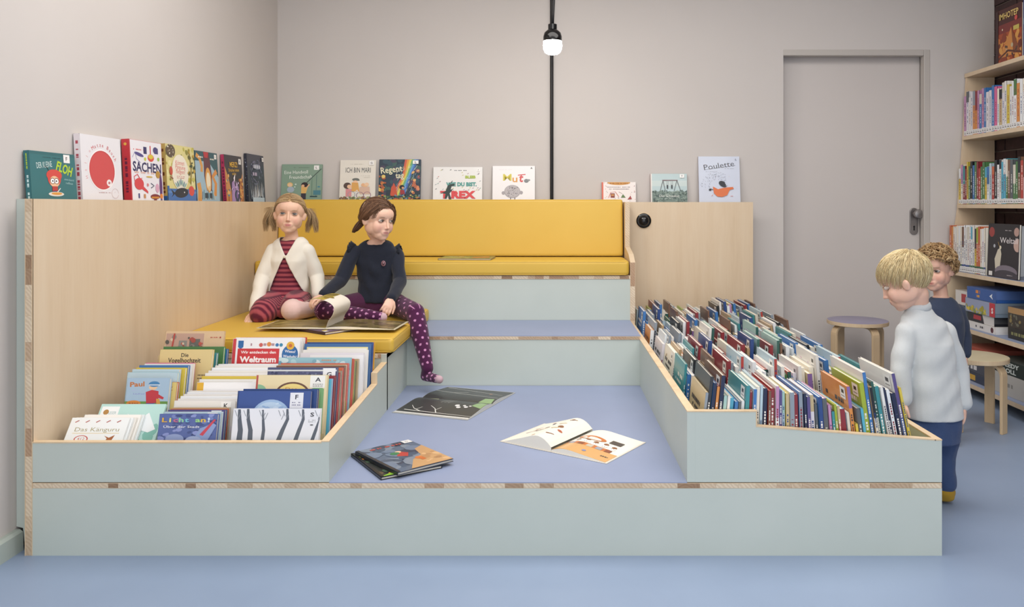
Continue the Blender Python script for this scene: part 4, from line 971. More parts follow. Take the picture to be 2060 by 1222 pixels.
# stack of two comics, front left of the deck
zt_ = Z1
a = Art(.215, .29); a.rect(0, 0, 1, 1, '#5a6a80').scatter(40, ['#6f7f96', '#48586e', '#7c8898', '#3c4458'], .02, .05, 0, .2, .9, 1, rg)
a.poly([(1, 0), (.25, 0), (.5, .28), (.72, .38), (.80, .62), (1, .70)], '#c49a6c').scatter(14, ['#d6ae80', '#a97f58', '#b58a60'], .008, .02, .6, .02, .98, .4, rg).rect(.0, .0, .06, 1, '#2b2a30')
a.poly([(.38, .50), (.52, .64), (.62, .54), (.52, .42)], '#b8403c').circ(.50, .63, .011, '#e8c0a0').ell(.42, .60, .08, .05, '#3f7f56').circ(.62, .30, .014, '#d07a3c').rect(.60, .2, .68, .29, '#c86a34').dashes(.2, .76, .90, .012, '#b8524a', rg).rect(.82, .88, .98, .99, '#e6e6e6').text('D', .90, .935, .012, '#33333a')
b = Art(.215, .29); b.rect(0, 0, 1, 1, '#2b2f2c').scatter(40, ['#7fae3c', '#c9843c', '#48604a', '#a9c24a', '#5a4a3a'], .006, .02, .0, 0, 1, .98, rg).poly([(.0, 0), (.3, .12), (.55, .02), (.6, .14), (.8, .0)], '#8cc03c').rect(0, 0, .05, 1, '#1f1f22')
p0 = P(792, 936, Z1)
flat_book('dark comic with green splashes, lower one of the two on the deck', (-.536, .196), 33, .215, .29, .010, '#26282a', b, '#1b1b1e', Z1, 'comics stacked on the deck')
flat_book('grey blue comic with red-haired child and sand slope, on top of another', (-.510, .205), 41, .215, .29, .010, '#4a4f5c', a, '#222227', Z1+.0115, 'comics stacked on the deck')
# book on the bench cushion
a = Art(.30, .215); a.rect(0, 0, 1, 1, '#8f9a5c').scatter(30, ['#8f9a55', '#c7a760', '#b08a50', '#6f8048'], .01, .03, 0, 0, 1, 1, rg).poly([(.6, .2), (.95, .35), (.9, .7), (.62, .6)], '#c9713c').dashes(.14, .46, .6, .014, '#e8e0c0', rg)
flat_book('olive green picture book lying on the yellow bench cushion', (-.485, Y2+.150), -3, .30, .215, .009, '#8a7a4a', a, '#7a6a3c', Z3+.0825)
# purple book on the mat
zc = Z2+.0668
a = Art(.205, .255); a.rect(0, 0, 1, 1, '#4b3458').scatter(40, ['#6a4a7a', '#3a2846', '#8a6a9a', '#c2b0d0', '#d8c46a'], .006, .02, 0, 0, 1, 1, rg).dashes(.2, .8, .6, .022, '#b49ac8', rg).ell(.7, .3, .14, .12, '#cfc6de').rect(.02, .02, .13, .09, '#eeeeee')
pp = P(655, 664, zc)
flat_book('dark purple book under the open picture book on the yellow mat', (-1.035, 1.125), 52, .205, .255, .012, '#3f2a4c', a, '#35223f', zc)

def open_book(name, label, c, ang, w, h, z, cover, lp_art, rp_art, bulge=(.012, .012), lift=(0, 0), paper='#ece7da', curls=None, zc=0):
    """open book lying flat; w = one page's width; spine along local y"""
    o = link(name, MB().box((-w-.004, -h/2-.003, 0), (-.001, h/2+.003, .0022), cover).box((.001, -h/2-.003, 0), (w+.004, h/2+.003, .0022), cover).box((-.004, -h/2-.003, 0), (.004, h/2+.003, .0018), cover).mesh(name, 'cover'))
    o.location = (c[0], c[1], z+.0006); o.rotation_euler = (0, 0, R(ang))
    tag(o, label, 'book')
    for sgn, art_, bl, cu in ((-1, lp_art, bulge[0], (curls or (None, None))[0]), (1, rp_art, bulge[1], (curls or (None, None))[1])):
        def prof(q, bl=bl):    # height of the paper over the cover at fraction q from the spine
            return .0024 + bl*(math.sin(min(1, q*2.2+.12)*math.pi/2))*(1-q)**1.1 + .001*(1-q)
        m = MB(); n = 16
        vs = []; fs = []
        for i in range(n+1):
            q = i/n; x = sgn*(.0006+q*w*.985)
            for y in (-h/2, h/2): vs += [(x, y, .0023), (x, y, prof(q))]
        for i in range(n):
            a_ = i*4; b_ = a_+4
            fs += [(a_, b_, b_+1, a_+1), (a_+2, a_+3, b_+3, b_+2), (a_+1, b_+1, b_+3, a_+3), (a_, a_+2, b_+2, b_)]
        fs += [(n*4, n*4+2, n*4+3, n*4+1)]
        m.add(vs, fs, paper)
        pg = obj('page_block', m, 'pages', o)
        if cu:   # a page lifted off and curling towards the spine
            rad, reach = cu
            vs = []; fs = []; n2 = 18
            pts = []
            for i in range(n2+1):
                q = i/n2; th = q*reach
                # path: starts at the spine, rises and curls
                pts.append((sgn*(.002+rad*math.sin(th)*1.0+ .25*q*w), prof(0)+rad*(1-math.cos(th))*.9*(1) ))
            for (x, zz) in pts: vs += [(x, -h/2, zz), (x, h/2, zz), (x, -h/2, zz+.0005), (x, h/2, zz+.0005)]
            for i in range(n2):
                a_ = i*4; b_ = a_+4
                fs += [(a_, a_+1, b_+1, b_), (a_+2, b_+2, b_+3, a_+3), (a_, b_, b_+2, a_+2), (a_+1, a_+3, b_+3, b_+1)]
            fs += [(0, 2, 3, 1), (n2*4, n2*4+1, n2*4+3, n2*4+2)]
            obj('loose_page', MB().add(vs, fs, paper), 'pages', o)
            if art_ is not None:
                def fn(u, v, l, pts=pts, w=w):
                    q = min(max(u/w, 0), 1)*n2; i = min(int(q), n2-1); f = q-i
                    return (pts[i][0]*(1-f)+pts[i+1][0]*f, v-h/2, pts[i][1]*(1-f)+pts[i+1][1]*f+.0007+l)
                link('page_print', art_.strips(16).mesh('page_print', fn), o)
        elif art_ is not None:
            if sgn > 0: fn = lambda u, v, l, w=w: (u*.985+.0006, v-h/2, prof(u/w)+.0006+l)
            else: fn = lambda u, v, l, w=w: (-(w-u)*.985-.0006, v-h/2, prof((w-u)/w)+.0006+l)
            link('page_print', art_.strips(16).mesh('page_print', fn), o)
    return o
# white open picture book, front right of the deck
la = Art(.225, .285); la.scatter(9, ['#8a5a3c', '#2e3038', '#b8684a', '#4a5a88', '#d8a86a', '#5a4a40'], .007, .014, .08, .06, .9, .94, rg)
for k in range(9): x, y = rg.uniform(.1, .85), rg.uniform(.08, .9); la.line([(x, y), (x+.12, y+.05)], .008, rg.choice(['#8a5a3c', '#b8704c', '#2e3038', '#d8b070']), .003)
ra = Art(.225, .285); ra.rect(.0, .0, 1, .30, '#d9a86c').rect(.0, .30, .8, .40, '#c9763c')
for k in range(5): ra.circ(.12+k*.17, .44+.03*(k % 2), .014, '#f4f0ea').circ(.12+k*.17, .50+.03*(k % 2), .010, '#8a5a38').circ(.10+k*.17, .45, .002, '#222222').circ(.14+k*.17, .45, .002, '#222222').rect(.06+k*.17, .30, .17+k*.17, .38, ['#9aa3b0', '#8a4a30', '#c8c0b0'][k % 3])
ra.ell(.30, .62, .26, .08, '#c9763c').ell(.30, .60, .18, .05, '#f0ebe0').rect(.62, .60, .84, .72, '#4a4440').dashes(.80, .93, .15, .008, '#44444c', rg).circ(.5, .14, .008, '#8a90b8')
c_ = P(1152, 893, Z1)
open_book('open_picture_book', 'white picture book lying open with small drawings on the blue deck', (.078, .425), -34, .225, .285, Z1, '#e4ddd0', la, ra, (.072, .026))
# dark open book by the second step
la = Art(.25, .35); la.rect(0, 0, 1, 1, '#3b3d3c')
sw = lambda P_: [(v, 1-u) for u, v in P_]      # (along the near edge from the left, away from it) -> page coordinates
for pts, w_ in (([(.08, .17), (.5, .15), (1, .13)], .006), ([(.30, .16), (.18, .26), (.10, .40)], .005), ([(.52, .15), (.44, .34), (.34, .46)], .005), ([(.47, .28), (.50, .42)], .003), ([(.22, .23), (.26, .36)], .003)): la.line(sw(pts), w_, '#e2e2dc', .002)
la.rect(0, 0, .06, 1, '#dcdcd8')
for u, v, r in ((.66, .58, .011), (.70, .50, .010), (.75, .60, .007), (.79, .54, .009), (.83, .60, .006)): la.circ(v, 1-u, r, '#e8e8e8')
for k in range(3): la.line(sw([(.40+k*.05, .66), (.46+k*.05, .90)]), .002, '#c8c8c4')
la.poly(sw([(.84, .62), (.99, .52), (1, .82), (.88, .88)]), '#8fae7c').poly(sw([(.16, .88), (.26, .98), (.30, .86)]), '#c9cfa8')
ra = Art(.25, .35); ra.rect(0, 0, 1, 1, '#3b3d3c').line(sw([(0, .55), (.4, .42), (.98, .30)]), .005, '#e2e2dc', .002).line(sw([(.05, .92), (.5, .78), (.95, .60)]), .004, '#e2e2dc', .002).line(sw([(.3, .46), (.46, .60)]), .003, '#d8d8d0').circ(.62, .22, .008, '#a97a5a').poly(sw([(.80, .0), (.98, .0), (.96, .22), (.84, .2)]), '#8fae7c')
c_ = P(915, 810, Z1)
open_book('open_picture_book', 'dark grey picture book with white branches lying open near second step', (-.425, 1.025), 70, .25, .35, Z1, '#b9b9b6', la, ra, (.022, .018), paper='#c9c9c6')
# large picture book in front of the girls on the mat, one page being turned
la = Art(.315, .24); la.rect(0, 0, 1, 1, '#8a7a3a').scatter(40, ['#7f7236', '#94843f', '#766a30', '#9c8c48'], .01, .04, 0, 0, 1, 1, rg)
ra = Art(.315, .24); ra.rect(0, 0, 1, 1, '#6a5f38').scatter(40, ['#5e5430', '#766a40', '#544b2b', '#80734a'], .01, .04, 0, 0, 1, 1, rg)
c_ = P(682, 651, zc+.014)
ob = open_book('open_picture_book', 'large olive picture book lying open in front of the girls, page turning', (c_.x-.005, c_.y-.058), -4, .315, .24, zc+.014, '#d8cfae', la, ra, (.006, .014))
# the page in the air
vs = []; fs = []; n2 = 20; h = .23; pts = []
P0 = [(0, .006), (-.005, .05), (.045, .105), (.10, .135), (.03, .185), (-.05, .215), (-.115, .20)]
P0 = [(.002, .006), (.012, .035), (.032, .065), (.036, .098), (.008, .122), (-.045, .134), (-.105, .120)]
def cr(P_, n):
    out = []
    Q = [P_[0]]+P_+[P_[-1]]
    for i in range(1, len(Q)-2):
        for k in range(n):
            t = k/n; a0, a1, a2, a3 = (Vector(Q[i+j]) for j in (-1, 0, 1, 2))
            out.append(.5*((2*a1)+(a2-a0)*t+(2*a0-5*a1+4*a2-a3)*t*t+(3*a1-a0-3*a2+a3)*t**3))
    return out+[Vector(P_[-1])]
pts = cr(P0, 5)
for i, p in enumerate(pts):
    x, zz = p
    vs += [(x, -h/2, zz), (x, h/2, zz), (x-.0006, -h/2, zz+.0006), (x-.0006, h/2, zz+.0006)]
n2 = len(pts)-1
for i in range(n2):
    a_ = i*4; b_ = a_+4
    fs += [(a_, a_+1, b_+1, b_), (a_+2, b_+2, b_+3, a_+3), (a_, b_, b_+2, a_+2), (a_+1, a_+3, b_+3, b_+1)]
fs += [(0, 2, 3, 1), (n2*4, n2*4+1, n2*4+3, n2*4+2)]
tp = obj('turning_page', MB().add(vs, fs, '#e6dfd2'), 'pages', ob, smooth=False); auto_smooth(tp, 50)
tp['label'] = 'cream page lifted and curving in the air'
pa = Art(.30, .23); pa.rect(.62, 0, 1, 1, '#b09a3c').scatter(16, ['#8f7c2c', '#c8b050', '#6f6228'], .01, .03, .64, .05, .98, .95, rg)
ln = [0]
for i in range(1, len(pts)): ln.append(ln[-1]+(pts[i]-pts[i-1]).length)
def fnp(u, v, l):
    t = min(max(u/.30, 0), 1)*ln[-1]; i = max(k for k in range(len(ln)-1) if ln[k] <= t+1e-9); f = (t-ln[i])/(ln[i+1]-ln[i]); q = pts[i]*(1-f)+pts[i+1]*f
    return (q.x-.0011-l, v-h/2, q.y+.0011+l)
link('page_print', pa.strips(30).mesh('page_print', fnp), tp)

# ------------------------------------------------------------ bookshelf along the brick wall
SH = thing('bookshelf', 'tall birch bookshelf with slanted front against the dark brick wall', 'bookshelf')
shelf_z = [(1.922, 2.606), (1.526, 2.580), (1.100, 2.548), (.686, 2.490), (.366, 2.450), (.064, 2.412)]
YS0, YS1 = .55, 2.47
def sx(z): # front x of side panel at height z
    P_ = [(2.20, 2.53)]+shelf_z+[(0, 2.318)]
    for (z1, x1), (z0, x0) in zip(P_, P_[1:]):
        if z <= z1 and z >= z0: return x0+(x1-x0)*(z-z0)/(z1-z0)
    return 2.53
prof = [(2.785, 0), (2.785, 1.922), (2.612, 1.922)]+[(x+.010, z) for z, x in shelf_z[1:]]+[(2.416, 0)]
for y0 in (YS0, YS1): obj('side_panel', MB().prism(prof, 'y', y0, y0+.020), 'birch', SH)
for i, (z, x) in enumerate(shelf_z):
    b = obj('shelf_board', MB().box((x, YS0+.0205 if i else YS0, z), (2.785, YS1-.0005 if i else YS1+.02, z+.024)), 'birch', SH)
    if i == 0: b.location.z = .0005
    if i > 2: obj('linoleum', MB().box((x+.002, YS0+.021, z+.024), (2.784, YS1-.001, z+.026)), 'lino', b)
rs = random.Random(77)
def shelf_row(z, x, name, cols, hr, tr, dr, stripe=None, yend=1.60, y0=YS1-.012):
    y = y0; n = 0
    while y > yend:
        t = rs.uniform(*tr); h = rs.uniform(*hr); w = rs.uniform(*dr); ci = rs.choice(cols); n += 1
        sa = spine_art(t, h, ci, rs, True)
        if stripe: sa.rect(0, .125, 1, .165, stripe if n % 12 < 8 else '#33508f')
        m = book_meshes(w, h, t, PAL[ci], None, None, sa, -1)
        # spine faces -x (towards the room), cover facing -y
        put_book(m, f'{CN[ci]} spined book, {ordinal(n)} from the back wall on the {name} shelf', (x+.006+w/2, y-t/2, z), (0, 0, 0), f'books on the {name} shelf of the bookshelf', 'book', 'book')
        y -= t+.0012
        if n > 40: break
shelf_row(1.551, 2.580, 'upper', [12, 16, 3, 15, 17, 31, 21, 17, 31, 18, 30, 31, 17, 4, 31, 10, 18], (.235, .275), (.018, .030), (.15, .18), yend=1.80)
shelf_row(1.125, 2.548, 'middle', [9, 0, 17, 10, 27, 22, 6, 31, 0, 4, 28, 21, 1, 4, 17, 25, 0, 31, 6], (.21, .26), (.016, .028), (.15, .18), yend=1.76)
shelf_row(.7135, 2.490, 'wide white', [3, 31, 17, 31, 2, 21, 31, 17, 31, 21, 31, 4], (.265, .285), (.016, .024), (.18, .20), '#2f6a50', yend=2.06)
# the dark space book turned outwards
a = Art(.30, .30); a.rect(0, 0, 1, 1, '#1d1a20').circ(.12, .84, .028, '#9c3a36').circ(.92, .86, .024, '#b8968c').circ(.96, .62, .036, '#c8a89c').circ(.22, .58, .010, '#b8bcc4').poly([(.24, .34), (.34, .52), (.42, .55), (.46, .44), (.42, .18), (.28, .10)], '#d6cfba').circ(.42, .56, .010, '#e6dfc8').line([(.40, .56), (.34, .66)], .003, '#c8a050')
a.text('Weltall', .68, .70, .032, '#efe9ea', 0, .56).dashes(.54, .76, .88, .004, '#c8c0c4', rg).ell(.62, .12, .36, .12, '#7c7480').ell(.62, .05, .38, .10, '#3a3640').dashes(.66, .84, .06, .004, '#c8c0c4', rg).rect(.06, .02, .18, .10, '#e8e6e2')
m = book_meshes(.30, .30, .014, '#1d1a20', '#1a181c', a, None)
put_book(m, 'large dark picture book with planets facing out on wide shelf', (2.506, 1.885, .7135), (R(-2), 0, R(-90)), None)
for k in range(4):
    m = book_meshes(.20, .285, .018, PAL[[10, 17, 9, 31][k]], None, None, spine_art(.018, .285, [10, 17, 9, 31][k], rs, True))
    put_book(m, f'{["blue","white","sky blue","off-white"][k]} spined book partly hidden behind the dark space book, place {["one","two","three","four"][k]}', (2.64, 2.030-k*.022, .7135), (0, 0, 0), 'books behind the dark space book', 'book', 'book')
# board games
def game(label, loc, size, col, art_=None, side=None, rot=0, name='game_box'):
    """box with lid; size = (x depth, y width, z height); the printed side faces -x, a second one faces -y"""
    dx, dy, dz = size
    o = link(name, MB().box((0, -dy/2, 0), (dx, dy/2, dz), col).mesh(name, 'print'))
    o.location = loc; o.rotation_euler = (0, 0, R(rot)); tag(o, label, 'game box', 'board game boxes on the bookshelf')
    obj('lid_rim', MB().box((-.0012, -dy/2-.0012, dz*.28), (dx+.001, dy/2+.001, dz+.001), mixc(col, '#ffffff', .06)), 'print', o)
    if art_: link('box_print', art_.mesh('box_print', lambda u, v, l: (-.0016-l, dy/2-u, v)), o)
    if side: link('box_print', side.mesh('box_print', lambda u, v, l: (u, -dy/2-.0016-l, v)), o)
    return o
Zg = .3925
def ga(w, h, bg_, *ops):
    a = Art(w, h); a.rect(0, 0, 1, 1, bg_)
    for f in ops: f(a)
    return a
# stack: white box, black box, landscape box, blue box
y = 2.06
game('flat white game box at the bottom of the stack on the games shelf', (2.480, y, Zg), (.28, .30, .040), '#e2dfdc', ga(.30, .04, '#e2dfdc', lambda a: a.dashes(.3, .6, .5, .012, '#44444a', rg), lambda a: a.ell(.88, .5, .05, .4, '#5a2a34')))
game('black game box with red sign, second in the games stack', (2.485, y+.01, Zg+.042), (.27, .28, .052), '#1e2028', ga(.28, .052, '#1e2028', lambda a: a.poly([(.2, .3), (.22, .8), (.5, .75), (.5, .3)], '#b8343e'), lambda a: a.poly([(.62, 0), (.55, .98), (.99, .98), (.99, 0)], '#d8d6d4')))
game('landscape painted game box with red corner, third in the games stack', (2.475, y+.005, Zg+.096), (.28, .32, .078), '#7a8a9a', ga(.32, .078, '#9aa4c0', lambda a: a.scatter(30, ['#c8b83c', '#a9a030', '#8a9a4a', '#e0c84a'], .006, .016, 0, 0, .8, .5, rg), lambda a: a.rect(.82, 0, 1, 1, '#c23440'), lambda a: a.text('S', .91, .45, .028, '#f2f0f0', 0, None, .04)))
game('blue game box with orange lettering on top of the games stack', (2.480, y, Zg+.176), (.27, .31, .066), '#2f5aa0', ga(.31, .066, '#2f5aa0', lambda a: a.dashes(.18, .46, .68, .018, '#e08a34', rg), lambda a: a.dashes(.18, .46, .30, .014, '#d8a03c', rg), lambda a: a.poly([(.78, .5), (.88, .75), (.86, .5), (.9, .25)], '#e8eef4')))
game('small white and red box beside the games stack near the back panel', (2.490, 2.30, Zg+.12), (.20, .14, .085), '#c9c2bc', ga(.14, .085, '#dedad4', lambda a: a.rect(.5, .2, .9, .8, '#b03a40')))
game('dark teal game box under the small white box', (2.485, 2.30, Zg), (.26, .17, .118), '#2c4048', ga(.17, .118, '#2c4048', lambda a: a.scatter(14, ['#4a6a70', '#8a9a98', '#1d2c32'], .006, .016, 0, 0, 1, 1, rg)))
game('dark game box with tan top band toward the near end of games shelf', (2.495, 1.665, Zg), (.26, .30, .060), '#2a2824', ga(.30, .06, '#2a2824', lambda a: a.dashes(.1, .9, .5, .016, '#8a8a5a', rg)))
game('brown game box stacked on the dark one toward the near end', (2.495, 1.665, Zg+.062), (.26, .30, .11), '#3a342c', ga(.30, .11, '#3a342c', lambda a: a.rect(0, .7, 1, 1, '#b08a5a'), lambda a: a.scatter(16, ['#6a6a5a', '#8a7a4a'], .006, .014, 0, .1, 1, .6, rg)))
Zg = .0905
game('grey game box with white letters low behind the low stool', (2.455, 2.12, Zg), (.28, .44, .050), '#3a4050', ga(.44, .05, '#3a4050', lambda a: a.rect(.3, .2, .6, .8, '#d8a83c')))
game('white letter game box second from the bottom shelf stack', (2.460, 2.12, Zg+.052), (.28, .42, .060), '#d8d6d2', ga(.42, .06, '#4a4e5a', lambda a: a.dashes(.14, .64, .5, .024, '#e2e0e0', rg)))
game('dark green game box with pale capital letters on the lowest shelf', (2.455, 1.74, Zg+.115), (.28, .29, .075), '#1c2a24', ga(.30, .075, '#1c2a24', lambda a: a.text('SPEEDY', .5, .70, .022, '#c8cfcb', 0, .6, .04), lambda a: a.text('ROLL', .5, .28, .022, '#c8cfcb', 0, .42, .04)))
game('pale grey game box below the dark green box', (2.455, 1.74, Zg), (.28, .30, .113), '#b9b6b0', ga(.31, .113, '#b9b6b0', lambda a: a.dashes(.3, .7, .5, .02, '#8a8782', rg)))
game('red orange game box behind the low stool on the lowest shelf', (2.465, 2.10, Zg+.114), (.27, .26, .085), '#a8442c', ga(.26, .085, '#a8442c', lambda a: a.dashes(.15, .85, .5, .024, '#d08a4a', rg)))
# upright game box on top of the shelf
a = Art(.26, .31); a.rect(0, 0, 1, 1, '#a84a24').rect(0, .72, 1, 1, '#4a1f1c').rect(0, .55, 1, .72, '#7c2f2a')
a.scatter(50, ['#c8763a', '#8a3a20', '#d89a4a', '#6a2a1a'], .01, .03, .1, .02, .98, .5, rg).poly([(.20, .10), (.62, .62), (.98, .10)], '#d08a44').poly([(.62, .62), (.70, .12), (.98, .10)], '#8a4a28').line([(.0, .05), (.5, .2), (1, .1)], .012, '#5a2a1c').rect(0, 0, .12, 1, '#3a1c1c').circ(.28, .62, .006, '#e8d8c0').rect(.70, .54, .92, .62, '#c9b85a').circ(.80, .76, .014, '#d0504a')
a.text('IMHOTEP', .52, .87, .034, '#e6c87a', 0, .74, .02).scatter(12, ['#3a2a2a', '#c0b090', '#5a4030'], .006, .014, .4, .1, .9, .3, rg)
m = book_meshes(.26, .31, .06, '#7c3420', '#2c1818', a, None)
o = put_book(m, 'upright orange game box with pyramid scene on top of the bookshelf', (2.66, 2.050, 1.948), (0, 0, R(-90)), None, 'game box', 'game_box')
a2 = Art(.26, .33); a2.rect(0, 0, 1, 1, '#4a4f8a').scatter(20, ['#6a8ab0', '#3a3a6a', '#c8c0e0'], .01, .03, 0, 0, 1, 1, rg)
m = book_meshes(.26, .33, .06, '#3f4a86', '#2c3468', a2, None)
put_book(m, 'upright blue game box next to the pyramid box on the shelf top', (2.66, 1.775, 1.948), (0, 0, R(-90)), None, 'game box', 'game_box')

# ------------------------------------------------------------ people
def remeshed(name, mb, vox, smooth=4, parent=None, mat='skin', color=None, fac=.5, post=None):
    """union of closed pieces -> one continuous surface; colour from a function of the vertex position"""
    tmp = bpy.data.objects.new('tmp', mb.mesh('tmp', mat)); COL.objects.link(tmp)
    r = tmp.modifiers.new('r', 'REMESH'); r.mode = 'VOXEL'; r.voxel_size = vox; r.adaptivity = 0
    if smooth:
        q = tmp.modifiers.new('s', 'SMOOTH'); q.factor = fac; q.iterations = smooth
    dg = bpy.context.evaluated_depsgraph_get(); dg.update()
    me = bpy.data.meshes.new_from_object(tmp.evaluated_get(dg), preserve_all_data_layers=False, depsgraph=dg)
    bpy.data.objects.remove(tmp)
    n = len(me.vertices); co = np.empty(n*3, np.float32); me.vertices.foreach_get('co', co); co = co.reshape(-1, 3)
    if post is not None:
        co = post(co).astype(np.float32); me.vertices.foreach_set('co', co.ravel())
    for a_ in list(me.attributes):
        if a_.name == 'Col': me.attributes.remove(a_)
    c = np.ones((n, 4), np.float32)
    c[:, :4] = color(co) if callable(color) else np.array(lin(color or '#ffffff'))
    at_ = me.attributes.new('Col', 'FLOAT_COLOR', 'POINT'); at_.data.foreach_set('color', c.ravel())
    me.materials.clear(); me.materials.append(M[mat])
    me.polygons.foreach_set('use_smooth', [True]*len(me.polygons)); me.update(); me.name = name
    return link(name, me, parent)
def npc(h): return np.array(lin(h), np.float32)
def limb(mb, pts, rads, n=16):
    """chain of tapered segments with round joints"""
    pts = [Vector(p) for p in pts]; P, Q = [], []
    for i in range(len(pts)-1):
        for k in range(6):
            t = k/6; P.append(pts[i].lerp(pts[i+1], t)); Q.append(rads[i]*(1-t)+rads[i+1]*t)
    P.append(pts[-1]); Q.append(rads[-1])
    for i in range(len(pts)-1):
        a, b = pts[i], pts[i+1]
        seg = [a.lerp(b, t) for t in np.linspace(0, 1, 5)]
        mb.tube(seg, [rads[i]*(1-t)+rads[i+1]*t for t in np.linspace(0, 1, 5)], n)
    for p, r in zip(pts, rads): mb.ell(p, r*.998, None, n, 10)
def frame(fwd, up):
    f = Vector(fwd).normalized(); u = Vector(up); u = (u-f*u.dot(f)).normalized(); s_ = f.cross(u)
    return Matrix((s_, f, u)).transposed()   # columns: side, forward, up
def add_hand(mb, wrist, fwd, palm, size=1.0, thumb=1, curl=(25, 35, 30), spread=5):
    """palm and five fingers; fwd = direction of the fingers, palm = palm normal, thumb side +-1"""
    F = frame(fwd, [-c for c in palm]); S, Fw, Up = F.col[0], F.col[1], F.col[2]
    w = Vector(wrist); s = size
    pc = w+Fw*.030*s
    mb.ell(pc, (.026*s, .034*s, .0115*s), F, 18, 12)
    mb.ell(w+Fw*.046*s, (.027*s, .014*s, .0105*s), F, 16, 10)
    mb.tube([w-Fw*.02*s, w+Fw*.02*s], [(.0165*s, .0135*s), (.019*s, .012*s)], 14, flat=S)
    for k, (off, L_) in enumerate(((-1.5, .86), (-.5, 1.0), (.5, .94), (1.5, .74))):
        off *= -thumb
        base = w+Fw*(.056-.0025*abs(off))*s+S*off*.0132*s
        ang = R(-off*spread); d = (Fw*math.cos(ang)-S*math.sin(ang)).normalized()
        p = [base-d*.012*s, base]; r = [.0066*s, .0066*s]
        a = 0
        for j, (l, c) in enumerate(zip((.021, .014, .011), curl)):
            a += R(c); dd = (d*math.cos(a)-Up*math.sin(a)).normalized()
            p.append(p[-1]+dd*l*L_*s); r.append((.0062, .0056, .0048)[j]*s)
        limb(mb, p, r, 10)
    tb = w+Fw*.014*s+S*thumb*(.018*s)
    d1 = (Fw*.72+S*thumb*.62-Up*.28).normalized(); d2 = (Fw*.9+S*thumb*.18-Up*.35).normalized()
    limb(mb, [tb, tb+d1*.022*s, tb+d1*.022*s+d2*.017*s, tb+d1*.022*s+d2*.031*s], [.0095*s, .0078*s, .0068*s, .0055*s], 10)
